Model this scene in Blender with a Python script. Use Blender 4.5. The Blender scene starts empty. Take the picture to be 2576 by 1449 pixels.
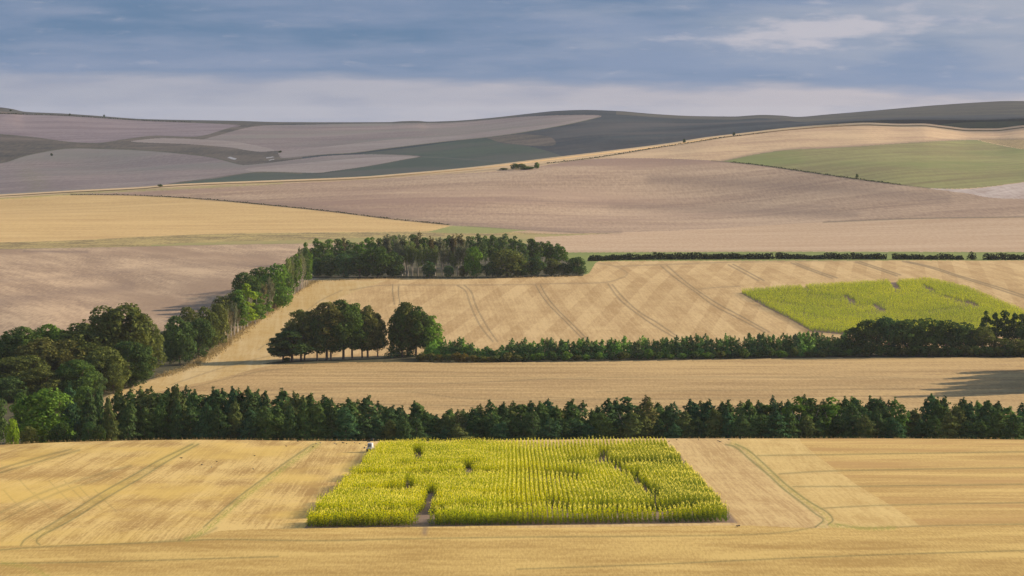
import bpy, math, random
import numpy as np
from mathutils import Vector

# ------------------------------------------------------------------ camera, light, air
SC = bpy.context.scene
COL = SC.collection
F, CX, YH, CZ = 7155.0, 1288.0, 300.0, 95.0      # lens constant, picture centre, horizon line, eye height

cam_d = bpy.data.cameras.new("camera")
cam = bpy.data.objects.new("camera", cam_d); COL.objects.link(cam)
cam.location = (0, 0, CZ); cam.rotation_euler = (math.radians(90), 0, 0)
cam_d.sensor_fit = 'HORIZONTAL'; cam_d.sensor_width = 36.0
cam_d.lens = 36.0 * F / 2576.0
cam_d.shift_y = -(1449 / 2.0 - YH) / 2576.0
cam_d.clip_start = 1.0; cam_d.clip_end = 60000.0
SC.camera = cam

SUN_EL, SUN_AZ = math.radians(21.0), math.radians(24.0)       # azimuth measured from +X towards +Y
S = Vector((math.cos(SUN_EL) * math.cos(SUN_AZ), math.cos(SUN_EL) * math.sin(SUN_AZ), math.sin(SUN_EL)))
sun_d = bpy.data.lights.new("sun", 'SUN'); sun_d.energy = 4.6; sun_d.angle = math.radians(0.55)
sun_d.color = (1.0, 0.84, 0.64)
sun = bpy.data.objects.new("sun", sun_d); COL.objects.link(sun)
sun.location = (800, 300, 600)
sun.rotation_euler = S.to_track_quat('Z', 'Y').to_euler()

SC.view_settings.view_transform = 'Standard'; SC.view_settings.look = 'None'
SC.view_settings.exposure = 0.80; SC.view_settings.gamma = 1.0
SC.cycles.max_bounces = 6; SC.cycles.transparent_max_bounces = 12
SC.cycles.volume_bounces = 1; SC.cycles.diffuse_bounces = 3; SC.cycles.transmission_bounces = 3
SC.cycles.use_denoising = True; SC.cycles.denoiser = 'OPENIMAGEDENOISE'; SC.cycles.denoising_input_passes = 'RGB_ALBEDO_NORMAL'; SC.cycles.denoising_prefilter = 'NONE'

def nd(nt, t, **kw):
    n = nt.nodes.new(t)
    for k, v in kw.items():
        setattr(n, k, v)
    return n
def math_n(nt, op, a, b=None, clamp=False):
    n = nt.nodes.new('ShaderNodeMath'); n.operation = op; n.use_clamp = clamp
    for i, v in enumerate((a, b)):
        if v is None: continue
        if isinstance(v, (int, float)): n.inputs[i].default_value = v
        else: nt.links.new(v, n.inputs[i])
    return n.outputs[0]
def mix_c(nt, fac, a, b):
    n = nt.nodes.new('ShaderNodeMix'); n.data_type = 'RGBA'; n.clamp_factor = True
    for sock, v in ((n.inputs[0], fac), (n.inputs[6], a), (n.inputs[7], b)):
        if isinstance(v, (int, float)): sock.default_value = v
        elif isinstance(v, tuple): sock.default_value = (*v[:3], 1)
        else: nt.links.new(v, sock)
    return n.outputs[2]
def noise(nt, vec, scale, detail=3, rough=0.55):
    n = nt.nodes.new('ShaderNodeTexNoise'); n.inputs['Scale'].default_value = scale
    n.inputs['Detail'].default_value = detail; n.inputs['Roughness'].default_value = rough
    nt.links.new(vec, n.inputs['Vector']); return n.outputs['Fac']
def sstep(nt, v, lo, hi):
    n = nt.nodes.new('ShaderNodeMapRange'); n.interpolation_type = 'SMOOTHSTEP'
    nt.links.new(v, n.inputs[0]); n.inputs[1].default_value = lo; n.inputs[2].default_value = hi
    return n.outputs[0]
def comb(nt, x, y, z):
    n = nt.nodes.new('ShaderNodeCombineXYZ')
    for i, v in enumerate((x, y, z)):
        if isinstance(v, (int, float)): n.inputs[i].default_value = v
        else: nt.links.new(v, n.inputs[i])
    return n.outputs[0]

world = bpy.data.worlds.new("World"); SC.world = world; world.use_nodes = True
def build_world():
    nt = world.node_tree; nt.nodes.clear()
    out = nd(nt, 'ShaderNodeOutputWorld'); bg = nd(nt, 'ShaderNodeBackground'); bg.inputs[1].default_value = 0.1
    sky = nd(nt, 'ShaderNodeTexSky'); sky.sky_type = 'NISHITA'; sky.sun_disc = False
    sky.sun_elevation = SUN_EL; sky.sun_rotation = math.pi / 2 - SUN_AZ
    tc = nd(nt, 'ShaderNodeTexCoord'); sp = nd(nt, 'ShaderNodeSeparateXYZ')
    nt.links.new(tc.outputs['Generated'], sp.inputs[0])
    x, y, z = sp.outputs
    # cloud layers seen low over the downs: long thin banks, finer wisps
    va = comb(nt, math_n(nt, 'MULTIPLY', x, 9.0), math_n(nt, 'MULTIPLY', y, 9.0), math_n(nt, 'MULTIPLY', z, 75.0))
    n1 = noise(nt, va, 1.0, 5, 0.55)
    vb = comb(nt, math_n(nt, 'MULTIPLY', x, 26.0), math_n(nt, 'MULTIPLY', y, 26.0), math_n(nt, 'MULTIPLY', z, 170.0))
    n2 = noise(nt, vb, 1.0, 5, 0.48)
    # pale band above the horizon, its upper edge sinking to the right
    edge = math_n(nt, 'SUBTRACT', z, math_n(nt, 'SUBTRACT', 0.0135, math_n(nt, 'MULTIPLY', x, 0.021)))
    edge = math_n(nt, 'ADD', edge, math_n(nt, 'MULTIPLY', math_n(nt, 'SUBTRACT', n1, 0.5), 0.016))
    edge = math_n(nt, 'ADD', edge, math_n(nt, 'MULTIPLY', math_n(nt, 'SUBTRACT', n2, 0.5), 0.007))
    up = sstep(nt, edge, -0.0035, 0.0028)
    k = 10.0
    pale = mix_c(nt, sstep(nt, math_n(nt, 'ADD', x, math_n(nt, 'MULTIPLY', n1, 0.1)), -0.15, 0.25), (.215 * k, .228 * k, .275 * k), (.295 * k, .275 * k, .295 * k))
    pale = mix_c(nt, math_n(nt, 'MULTIPLY', sstep(nt, math_n(nt, 'ADD', math_n(nt, 'MULTIPLY', n1, .5), math_n(nt, 'MULTIPLY', n2, .5)), 0.42, 0.62), .6), pale, (.165 * k, .185 * k, .245 * k))
    blue = mix_c(nt, sstep(nt, n1, 0.34, 0.66), (.076 * k, .128 * k, .208 * k), (.125 * k, .165 * k, .245 * k))
    blue = mix_c(nt, sstep(nt, math_n(nt, 'ADD', x, math_n(nt, 'MULTIPLY', math_n(nt, 'SUBTRACT', n1, .5), .3)), -0.05, 0.25), blue, (.135 * k, .178 * k, .262 * k))
    blue = mix_c(nt, math_n(nt, 'MULTIPLY', sstep(nt, math_n(nt, 'ADD', math_n(nt, 'ADD', x, math_n(nt, 'MULTIPLY', z, 3.0)), math_n(nt, 'MULTIPLY', n2, .16)), .27, .37), .8), blue, (.235 * k, .25 * k, .29 * k))
    blue = mix_c(nt, math_n(nt, 'MULTIPLY', sstep(nt, n2, 0.42, 0.72), 0.45), blue, (.165 * k, .195 * k, .265 * k))
    # lit break in the cloud, upper right
    def blob(cx_, cz_, rx, rz):
        dx = math_n(nt, 'DIVIDE', math_n(nt, 'SUBTRACT', x, cx_), rx); dz = math_n(nt, 'DIVIDE', math_n(nt, 'SUBTRACT', z, cz_), rz)
        r = math_n(nt, 'ADD', math_n(nt, 'MULTIPLY', dx, dx), math_n(nt, 'MULTIPLY', dz, dz))
        r = math_n(nt, 'ADD', r, math_n(nt, 'MULTIPLY', math_n(nt, 'SUBTRACT', noise(nt, comb(nt, math_n(nt, 'MULTIPLY', x, 95.0), 0.0, math_n(nt, 'MULTIPLY', z, 420.0)), 1.0, 6, 0.62), 0.5), 4.5))
        return sstep(nt, r, 1.5, 0.0)
    vc = comb(nt, math_n(nt, 'MULTIPLY', x, 95.0), math_n(nt, 'MULTIPLY', y, 95.0), math_n(nt, 'MULTIPLY', z, 420.0))
    n3 = noise(nt, vc, .8, 5, 0.5)
    def region(cx_, cz_, rx, rz):
        dx = math_n(nt, 'DIVIDE', math_n(nt, 'SUBTRACT', x, cx_), rx); dz = math_n(nt, 'DIVIDE', math_n(nt, 'SUBTRACT', z, cz_), rz)
        return math_n(nt, 'POWER', 2.718, math_n(nt, 'MULTIPLY', math_n(nt, 'ADD', math_n(nt, 'MULTIPLY', dx, dx), math_n(nt, 'MULTIPLY', dz, dz)), -1.0))
    q = math_n(nt, 'ADD', n3, math_n(nt, 'MULTIPLY', region(0.092, 0.0275, 0.030, 0.0052), 0.42))
    q = math_n(nt, 'ADD', q, math_n(nt, 'MULTIPLY', region(0.110, 0.0322, 0.022, 0.0030), 0.34))
    q = math_n(nt, 'ADD', q, math_n(nt, 'MULTIPLY', region(0.150, 0.0350, 0.050, 0.0060), 0.22))
    lit = sstep(nt, q, .58, 1.05)
    soft = sstep(nt, math_n(nt, 'ADD', math_n(nt, 'MULTIPLY', n2, .7), math_n(nt, 'MULTIPLY', region(0.10, 0.030, 0.075, 0.013), 0.5)), .42, .95)
    blue = mix_c(nt, math_n(nt, 'MULTIPLY', soft, .6), blue, (.21 * k, .235 * k, .285 * k))
    blue = mix_c(nt, math_n(nt, 'MULTIPLY', lit, 0.85), blue, (.31 * k, .30 * k, .33 * k))
    low = mix_c(nt, up, pale, blue)
    # higher up the same clouds thin out into the clear sky
    high = mix_c(nt, math_n(nt, 'MULTIPLY', sstep(nt, n1, 0.35, 0.6), 0.35), sky.outputs[0], (.16 * k, .19 * k, .26 * k))
    col = mix_c(nt, sstep(nt, z, 0.06, 0.22), low, high)
    nt.links.new(col, bg.inputs[0]); nt.links.new(bg.outputs[0], out.inputs[0])
build_world()

# ------------------------------------------------------------------ helpers
def tag(o, label=None, cat=None, group=None, kind=None):
    if label: o['label'] = label
    if cat: o['category'] = cat
    if group: o['group'] = group
    if kind: o['kind'] = kind
    return o
def mesh_np(name, V, Fq, mats, midx=None, smooth=False):
    me = bpy.data.meshes.new(name)
    V = np.asarray(V, dtype=np.float32); Fq = np.asarray(Fq, dtype=np.int32)
    k = Fq.shape[1]
    me.vertices.add(len(V)); me.vertices.foreach_set('co', V.ravel())
    me.loops.add(Fq.size); me.loops.foreach_set('vertex_index', Fq.ravel())
    me.polygons.add(len(Fq)); me.polygons.foreach_set('loop_start', np.arange(0, Fq.size, k, dtype=np.int32))
    for m in mats: me.materials.append(m)
    if midx is not None: me.polygons.foreach_set('material_index', np.asarray(midx, dtype=np.int32))
    if smooth: me.polygons.foreach_set('use_smooth', np.ones(len(Fq), dtype=bool))
    me.update(calc_edges=True)
    return me
def link(name, data, parent=None, loc=(0, 0, 0)):
    o = bpy.data.objects.new(name, data); COL.objects.link(o); o.location = loc
    if parent: o.parent = parent
    return o

# ------------------------------------------------------------------ the shape of the land
def poly(pts):
    a = np.array(pts, float); return a[:, 0], a[:, 1]
def catmull(pts, n=6):
    p = np.array(pts, float)
    if len(p) < 3: return p
    q = np.vstack([2 * p[0] - p[1], p, 2 * p[-1] - p[-2]]); out = []
    for i in range(1, len(q) - 2):
        for t in np.linspace(0, 1, n, endpoint=False):
            a, b, c, d = q[i - 1], q[i], q[i + 1], q[i + 2]
            out.append(0.5 * (2 * b + (c - a) * t + (2 * a - 5 * b + 4 * c - d) * t * t + (3 * b - a - 3 * c + d) * t ** 3))
    out.append(p[-1]); return np.array(out)
def pchip(xk, yk, xs):
    xk, yk = np.array(xk, float), np.array(yk, float); xs = np.asarray(xs, float)
    if xk[0] > xk[-1]: xk, yk = xk[::-1], yk[::-1]
    h = np.diff(xk); dl = np.diff(yk) / h; n = len(xk); m = np.zeros(n)
    for i in range(1, n - 1):
        if dl[i - 1] * dl[i] > 0:
            w1, w2 = 2 * h[i] + h[i - 1], h[i] + 2 * h[i - 1]
            m[i] = (w1 + w2) / (w1 / dl[i - 1] + w2 / dl[i])
    m[0], m[-1] = dl[0], dl[-1]
    i = np.clip(np.searchsorted(xk, xs) - 1, 0, n - 2)
    t = (xs - xk[i]) / h[i]
    return ((1 + 2 * t) * (1 - t) ** 2) * yk[i] + t * (1 - t) ** 2 * h[i] * m[i] + t * t * (3 - 2 * t) * yk[i + 1] + t * t * (t - 1) * h[i] * m[i + 1]
def curve_f(pts):
    p = np.array(pts, float); xx = np.arange(p[0, 0], p[-1, 0] + 2, 2.0); yy = pchip(p[:, 0], p[:, 1], xx)
    k = np.exp(-np.linspace(-2, 2, 13) ** 2); k /= k.sum(); yy = np.convolve(np.pad(yy, 6, mode='edge'), k, 'valid')
    return lambda x: np.interp(x, xx, yy)
crestA = curve_f([(-400, 1140), (0, 1119), (200, 1111), (500, 1106), (800, 1109), (1000, 1110), (1300, 1107), (1700, 1103), (2200, 1103), (2576, 1106), (3000, 1112)])
R_PTS = [(-400, 505), (0, 489), (178, 479), (355, 470), (426, 464), (533, 459), (710, 452.5), (913, 444), (1007, 436.5), (1185, 420.5), (1363, 399), (1540, 378),
         (1682, 360), (1770, 346), (1876, 333.5), (1983, 321), (2089, 313), (2181, 308.5), (2267, 311), (2320, 310.5), (2373, 316), (2444, 323), (2498, 323), (2576, 315), (3000, 300)]
crestR = curve_f(R_PTS)
def broad_f(f, w=110):
    xx = np.arange(-1200, 3800, 10.0); yy = f(xx); k = np.exp(-(np.arange(-30, 31) * 10.0 / w) ** 2); k /= k.sum()
    yy = np.convolve(np.pad(yy, 30, mode='edge'), k, 'valid'); return lambda x: float(np.interp(x, xx, yy))
dR = curve_f([(-400, 2350), (0, 2400), (600, 2480), (1200, 2600), (1700, 2850), (2200, 3050), (3000, 3100)])
crestS = curve_f([(-400, 262), (0, 270), (30, 274), (62, 281), (150, 285), (240, 291), (320, 297), (350, 299), (450, 301.5), (600, 304), (700, 307), (850, 307.5), (980, 307), (1010, 305), (1050, 304), (1075, 306),
                  (1140, 304), (1230, 297), (1330, 286), (1400, 279), (1470, 276.5), (1550, 279), (1650, 287), (1750, 292), (1850, 293), (1880, 291), (1920, 289), (1970, 291), (2003, 294), (2080, 288), (2200, 278), (2350, 265), (2470, 257), (2540, 254), (2650, 254), (3000, 262)])

softR, softS = broad_f(crestR), broad_f(crestS)
def knots(x):
    """per column: ground seen from the eye as (y in the picture, distance) pairs, near to far, sheet by sheet"""
    a, r, s, dr = float(crestA(x)), float(crestR(x)), float(crestS(x)), float(dR(x))
    g = lambda c, w: math.exp(-((x - c) / w) ** 2)
    rs, ss = softR(x), softS(x)
    A = [(1900, 255), (1560, 338), (1440, 377), (1330, 420), (1240, 492), (1160, 575), (a + 10, 622), (a, 645)]
    dome = 110 * g(1800, 520)
    B = [(1128, 692), (1075, 800), (975, 935), (908, 1050), (800, 1215), (702, 1400), (655, 1560), (600, 1790 + 0.3 * dome),
         (548, 1990 + dome), (rs + 38 + .42 * 20 * math.log1p(math.exp(((548 - rs) - 90) / 20)), 2180 + (dr - 2400) * .35 + dome * .8), (r + 16, dr - 165), (r + 4, dr - 60), (r, dr)]
    C = []
    lft = 1 / (1 + math.exp((x - 650) / 120))
    y1 = r + 3
    C.append((y1, dr + 560)); h = rs + 3 - ss
    C += [(rs + 3 - .30 * h, 3420 + .28 * (dr - 2400) + 120 * lft), (rs + 3 - .50 * h, 3700 + .2 * (dr - 2400) + 60 * lft), (rs + 3 - .75 * h, 4180), (s + .06 * h + .6, 4850), (s + .015 * h + .1, 5000), (s, 5080)]
    return A, B, C

# gentle relief of the downs: (x, y, half width x, half width y, relative lift of the distance)
BUMPS_B = [(1600, 510, 380, 50, .016), (2100, 520, 240, 40, -.010), (2260, 420, 240, 40, -.012), (600, 560, 500, 30, .010), (300, 720, 240, 50, .022), (80, 800, 160, 40, -.014),
           (900, 500, 260, 24, -.008), (2400, 590, 300, 24, .008), (1300, 475, 260, 22, .006)]
BUMPS_C = [(230, 415, 210, 30, .012), (760, 350, 200, 24, .010), (1150, 350, 220, 24, -.008), (1250, 390, 260, 24, .009), (1520, 340, 120, 28, -.010), (1720, 330, 110, 22, .010), (100, 450, 120, 26, -.008)]
xc = np.concatenate([[-16000, -7000, -3000, -1500, -800, -400, -200, -120, -60], np.arange(-30, 2607, 2.5), [2640, 2700, 2780, 3000, 3400, 4200, 6000, 10000, 19000]])
NC = len(xc)
nA, nB, nC_ = 372, 640, 250
tB = np.linspace(0, 1, nB); 
rows_y, rows_u, rows_s = [], [], []
YA = np.zeros((nA, NC)); UA = YA.copy(); YB = np.zeros((nB, NC)); UB = YB.copy(); YC = np.zeros((nC_, NC)); UC = YC.copy()
for j, x in enumerate(xc):
    A, B, C = knots(x)
    def run(K, n, y0=None, pw=1.0):
        y0 = K[0][0] if y0 is None else y0
        ys = y0 + (K[-1][0] - y0) * np.linspace(0, 1, n) ** pw
        return ys, pchip([k[0] for k in K], [1.0 / k[1] for k in K], ys)
    YA[:, j], UA[:, j] = run(A, nA, 1570)
    YB[:, j], UB[:, j] = run(B, nB)
    YC[:, j], UC[:, j] = run(C, nC_)
xg = xc[None, :]
def bumps(Y, U, L):
    f = np.zeros_like(Y)
    for bx, by, wx, wy, a in L: f += a * np.exp(-((xg - bx) / wx) ** 2 - ((Y - by) / wy) ** 2)
    return U / (1 + f)
UB = bumps(YB, UB, BUMPS_B); UC = bumps(YC, UC, BUMPS_C)
for U in (UB, UC):
    U[:] = np.minimum.accumulate(U, axis=0)
    U -= np.arange(U.shape[0])[:, None] * 1e-10
# smooth a little so knot lines do not show as creases
def smooth(U, k, it):
    for _ in range(it):
        V = U.copy(); V[k:-k] = (U[:-2 * k] + 2 * U[k:-k] + U[2 * k:]) / 4; U = V
    return U
UA = smooth(UA, 4, 5); UB = smooth(UB, 5, 6); UC = smooth(UC, 3, 4)

def fixed(pairs):          # extra rows given as fixed (y, d)
    return np.array([[p[0]] * NC for p in pairs], float), np.array([[1.0 / p[1]] * NC for p in pairs], float)
near_y, near_u = fixed([(YH + 57.0 * F / d, d) for d in (8, 14, 22, 35, 55, 80, 115, 160, 210, 265, 300)])
def hidden(pairs):         # pairs of (function of column -> y, function -> d)
    y = np.array([[p[0](x) for x in xc] for p in pairs]); d = np.array([[p[1](x) for x in xc] for p in pairs])
    return y, 1.0 / d
hA_y, hA_u = hidden([(lambda x, k=k, dd=dd: crestA(x) + k, lambda x, dd=dd: 645 + dd) for k, dd in ((.6, 6), (2.2, 12), (6, 22), (12, 34))])
hB_y, hB_u = hidden([(lambda x, k=k: crestR(x) + k, lambda x, dd=dd: dR(x) + dd) for k, dd in ((1.2, 50), (5, 110), (12, 200), (14, 330), (9, 460))])
hC_y, hC_u = hidden([(lambda x, k=k: crestS(x) + k, lambda x, dd=dd: 5080 + dd) for k, dd in ((.6, 120), (3, 300), (12, 700), (24, 1400), (34, 3000), (38, 6000))])
Y = np.vstack([near_y, YA, hA_y, YB, hB_y, YC, hC_y]); U = np.vstack([near_u, UA, hA_u, UB, hB_u, UC, hC_u])
SH = np.concatenate([[0] * (len(near_y) + nA + len(hA_y)), [1] * (nB + len(hB_y)), [2] * (nC_ + len(hC_y))])
iA = len(near_y); iB = iA + nA + len(hA_y); iC = iB + nB + len(hB_y)
D = 1.0 / U
NR = Y.shape[0]
Xw = D * (xg - CX) / F; Zw = CZ + D * (YH - Y) / F

def d_at(x, y, sheet=1):
    i0, n = {0: (iA, nA), 1: (iB, nB), 2: (iC, nC_)}[sheet]
    j = int(np.clip(np.searchsorted(xc, x), 1, NC - 1)); t = (x - xc[j - 1]) / (xc[j] - xc[j - 1])
    a = np.interp(-y, -Y[i0:i0 + n, j - 1], D[i0:i0 + n, j - 1]); b = np.interp(-y, -Y[i0:i0 + n, j], D[i0:i0 + n, j])
    return float(a * (1 - t) + b * t)
def z_at(X, d):
    x = CX + X * F / d
    j = int(np.clip(np.searchsorted(xc, x), 1, NC - 1)); t = (x - xc[j - 1]) / (xc[j] - xc[j - 1])
    a = np.interp(d, D[:, j - 1], Zw[:, j - 1]); b = np.interp(d, D[:, j], Zw[:, j])
    return float(a * (1 - t) + b * t)
def ground_at(x, y, sheet=1):
    d = d_at(x, y, sheet); X = d * (x - CX) / F
    return X, d, z_at(X, d)
def z_arr(X, d):
    """vectorised ground height"""
    x = CX + X * F / d; j = np.clip(np.searchsorted(xc, x), 1, NC - 1); t = (x - xc[j - 1]) / (xc[j] - xc[j - 1])
    out = np.zeros(len(X))
    for jj in np.unique(j):
        m = j == jj
        a = np.interp(d[m], D[:, jj - 1], Zw[:, jj - 1]); b = np.interp(d[m], D[:, jj], Zw[:, jj])
        out[m] = a * (1 - t[m]) + b * t[m]
    return out

def inside(px, py, pts):
    p = np.array(pts, float); m = np.zeros(px.shape, bool)
    bb = (px >= p[:, 0].min()) & (px <= p[:, 0].max()) & (py >= p[:, 1].min()) & (py <= p[:, 1].max())
    if not bb.any(): return m
    qx, qy = px[bb], py[bb]; r = np.zeros(qx.shape, bool); n = len(p)
    for i in range(n):
        x0, y0 = p[i]; x1, y1 = p[(i + 1) % n]
        if y0 == y1: continue
        c = ((y0 > qy) != (y1 > qy)) & (qx < (x1 - x0) * (qy - y0) / (y1 - y0) + x0)
        r ^= c
    m[bb] = r; return m

# ------------------------------------------------------------------ ground materials
def ground_mat(name, ca, cb, angle=0.0, row=0.6, row_len=22.0, row_str=0.5, patch=30.0, patch_str=0.5, cc=None, fine=0.5, fine_str=0.35, track=(0.10, 0.11, 0.035), checker=None, aniso=1.0, rough=0.92):
    """ca / cb: the two colours of the ground, cc: a third one in large patches; angle: direction the rows run, from +Y, degrees"""
    m = bpy.data.materials.new(name); m.use_nodes = True; nt = m.node_tree
    bsdf = nt.nodes['Principled BSDF']; bsdf.inputs['Roughness'].default_value = rough; bsdf.inputs['Specular IOR Level'].default_value = 0.12
    g = nd(nt, 'ShaderNodeNewGeometry'); sp = nd(nt, 'ShaderNodeSeparateXYZ'); nt.links.new(g.outputs['Position'], sp.inputs[0])
    x, y, z = sp.outputs
    a = math.radians(angle); ca_, sa_ = math.cos(a), math.sin(a)
    across = math_n(nt, 'SUBTRACT', math_n(nt, 'MULTIPLY', x, ca_), math_n(nt, 'MULTIPLY', y, sa_))
    along = math_n(nt, 'ADD', math_n(nt, 'MULTIPLY', x, sa_), math_n(nt, 'MULTIPLY', y, ca_))
    v1 = comb(nt, math_n(nt, 'DIVIDE', across, row), math_n(nt, 'DIVIDE', along, row_len), 0.0)
    n_row = noise(nt, v1, 1.0, 3, 0.6)
    v1b = comb(nt, math_n(nt, 'DIVIDE', across, row * 6), math_n(nt, 'DIVIDE', along, row_len * 5), 3.0)
    n_row2 = noise(nt, v1b, 1.0, 3, 0.6)
    v2 = comb(nt, math_n(nt, 'DIVIDE', across, patch), math_n(nt, 'DIVIDE', along, patch * aniso), 7.0)
    n_p = noise(nt, v2, 1.0, 4, 0.6)
    v3 = comb(nt, math_n(nt, 'DIVIDE', x, fine), math_n(nt, 'DIVIDE', y, fine * 9.0), 1.0)
    n_f = noise(nt, v3, 1.0, 2, 0.7)
    t = math_n(nt, 'ADD', math_n(nt, 'MULTIPLY', math_n(nt, 'SUBTRACT', n_row, 0.5), row_str * 3.6), math_n(nt, 'MULTIPLY', math_n(nt, 'SUBTRACT', n_row2, 0.5), row_str * 3.0))
    t = math_n(nt, 'ADD', t, math_n(nt, 'MULTIPLY', math_n(nt, 'SUBTRACT', n_p, 0.5), patch_str * 4.2))
    t = math_n(nt, 'ADD', t, math_n(nt, 'MULTIPLY', math_n(nt, 'SUBTRACT', n_f, 0.5), fine_str * 3.6))
    if checker:
        for ang, per, amt, off in checker:
            b = math.radians(ang)
            ac = math_n(nt, 'SUBTRACT', math_n(nt, 'MULTIPLY', x, math.cos(b)), math_n(nt, 'MULTIPLY', y, math.sin(b)))
            w = nd(nt, 'ShaderNodeTexNoise'); w.inputs['Scale'].default_value = 0.02; nt.links.new(g.outputs['Position'], w.inputs['Vector'])
            ph = math_n(nt, 'FRACT', math_n(nt, 'ADD', math_n(nt, 'DIVIDE', ac, per), off))
            sq = math_n(nt, 'SUBTRACT', sstep(nt, math_n(nt, 'ABSOLUTE', math_n(nt, 'SUBTRACT', ph, 0.5)), 0.225, 0.275), 0.5)
            wv = comb(nt, math_n(nt, 'DIVIDE', ac, per * 1.4), math_n(nt, 'DIVIDE', along, 120.0), 5.0)
            sq = math_n(nt, 'MULTIPLY', sq, math_n(nt, 'MULTIPLY', sstep(nt, noise(nt, wv, 1.0, 2), 0.3, 0.62), amt))
            t = math_n(nt, 'ADD', t, sq)
    t = math_n(nt, 'ADD', t, 0.5, True)
    col = mix_c(nt, t, ca, cb)
    if cc:
        v4 = comb(nt, math_n(nt, 'DIVIDE', across, patch * 1.7), math_n(nt, 'DIVIDE', along, patch * 1.7 * aniso), 21.0)
        col = mix_c(nt, math_n(nt, 'MULTIPLY', sstep(nt, noise(nt, v4, 1.0, 4, .6), 0.44, 0.66), 0.75), col, cc)
    at = nd(nt, 'ShaderNodeAttribute'); at.attribute_name = 'track'
    br = math_n(nt, 'MULTIPLY', at.outputs['Fac'], math_n(nt, 'ADD', 0.62, math_n(nt, 'MULTIPLY', n_f, 0.7)), True)
    col = mix_c(nt, br, col, track)
    at2 = nd(nt, 'ShaderNodeAttribute'); at2.attribute_name = 'weed'
    col = mix_c(nt, math_n(nt, 'MULTIPLY', at2.outputs['Fac'], math_n(nt, 'MULTIPLY', sstep(nt, n_f, .32, .68), 1.0), True), col, (0.27, 0.28, 0.045))
    at3 = nd(nt, 'ShaderNodeAttribute'); at3.attribute_name = 'earth'  # bare soil, plus the shade bands painted on the rolled fields
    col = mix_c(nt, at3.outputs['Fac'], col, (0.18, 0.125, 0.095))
    nt.links.new(col, bsdf.inputs['Base Color'])
    return m

M = {}
M['front_left'] = ground_mat('stubble_front_left', (.61, 0.43, 0.155), (.345, 0.21, 0.062), angle=-1.0, row=0.45, row_len=30, row_str=0.62, patch=14, patch_str=0.65, cc=(.60, 0.409, 0.104), aniso=2.2, fine=.3, fine_str=0.5)
M['front_bottom'] = ground_mat('stubble_front_headland', (.58, 0.404, 0.132), (.37, 0.231, 0.064), angle=89.0, row=3.6, row_len=16, row_str=.40, patch=9, patch_str=0.5, aniso=2.5, fine=.3, fine_str=0.5)
M['front_side'] = ground_mat('stubble_front_beside_maize', (.57, .405, .175), (.41, .265, .105), angle=0.0, row=.55, row_len=26, row_str=0.75, patch=13, patch_str=.40, fine=.4, fine_str=0.5)
M['front_light'] = ground_mat('stubble_front_light', (.595, .43, .165), (.45, .30, .10), angle=2.0, row=.7, row_len=18, row_str=0.45, patch=12, patch_str=.35, fine=.4, fine_str=0.5)
M['front_right'] = ground_mat('stubble_front_right', (.57, 0.394, 0.132), (.385, 0.241, 0.072), angle=88.0, row=3.6, row_len=30, row_str=.38, patch=10, patch_str=0.6, aniso=3.5, cc=(.40, 0.236, 0.080), fine=.4, fine_str=0.5)
M['valley'] = ground_mat('stubble_valley', (.49, .335, .145), (.305, .195, .08), angle=88.5, row=5, row_len=70, row_str=0.6, patch=14, patch_str=.4, aniso=4, fine=.8, fine_str=0.5, track=(.15, .11, .05))
M['checker'] = ground_mat('stubble_harvest_bands', (.555, .39, .185), (.375, .24, .10), angle=-3.0, row=1.1, row_len=60, row_str=0.35, patch=22, patch_str=.28, fine=.9, fine_str=0.4, track=(.17, .125, .065),
                          checker=[(7.6, 15.0, .44, .1), (-3.4, 25.0, .28, .3)])
M['headland'] = ground_mat('stubble_swept_edge', (.52, .385, .19), (.43, .285, .10), angle=-4.0, row=1.3, row_len=60, row_str=.5, patch=16, patch_str=.35, fine=.8, track=(.16, .12, .06), fine_str=0.4)
M['plough_left'] = ground_mat('rolled_earth_left', (.48, .345, .218), (.275, .19, .125), angle=-22, row=4, row_len=40, row_str=.32, patch=34, patch_str=.75, aniso=3.4, cc=(.275, .185, .12), fine=1.2, fine_str=0.6)
M['golden'] = ground_mat('stubble_golden', (.56, .39, .17), (.44, .29, .12), angle=84, row=5, row_len=60, row_str=0.5, patch=30, patch_str=.4, aniso=4, fine=1.6, fine_str=0.4, track=(.12, .09, .05))
M['pink'] = ground_mat('stubble_pinkish', (.475, .345, .225), (.385, .26, .16), angle=84, row=6, row_len=80, row_str=0.5, patch=40, patch_str=.3, aniso=4, fine=1.6, fine_str=0.6, track=(.10, .085, .05))
M['dome'] = ground_mat('rolled_earth_dome', (.43, .312, .208), (.255, .172, .118), angle=70, row=8, row_len=120, row_str=0.36, patch=75, patch_str=0.6, aniso=3.2, cc=(.255, .165, .125), fine=2.2, fine_str=0.5, track=(.11, .085, .055))
M['ridge'] = ground_mat('stubble_ridge', (.56, .405, .23), (.44, .305, .165), angle=75, row=10, row_len=120, row_str=.3, patch=90, patch_str=.35, fine=3, track=(.13, .10, .05))
M['upper_right'] = ground_mat('stubble_upper_right', (.54, .385, .225), (.39, .26, .16), angle=80, row=12, row_len=160, row_str=0.5, patch=110, patch_str=0.7, fine=3, track=(.12, .10, .05))
M['green_hill'] = ground_mat('pasture_hill', (.25, .245, .09), (.19, .165, .07), angle=60, row=9, row_len=150, row_str=0.9, patch=110, patch_str=0.6, cc=(.155, .19, .055), fine=3, track=(.07, .06, .03))
M['chalky'] = ground_mat('chalky_earth', (.52, .44, .39), (.34, .26, .22), angle=40, row=7, row_len=60, row_str=.5, patch=40, patch_str=.4, fine=3)
M['grass'] = ground_mat('meadow_grass', (.25, .24, .085), (.33, .26, .11), angle=85, row=6, row_len=60, row_str=.4, patch=40, patch_str=.5, fine=2)
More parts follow.
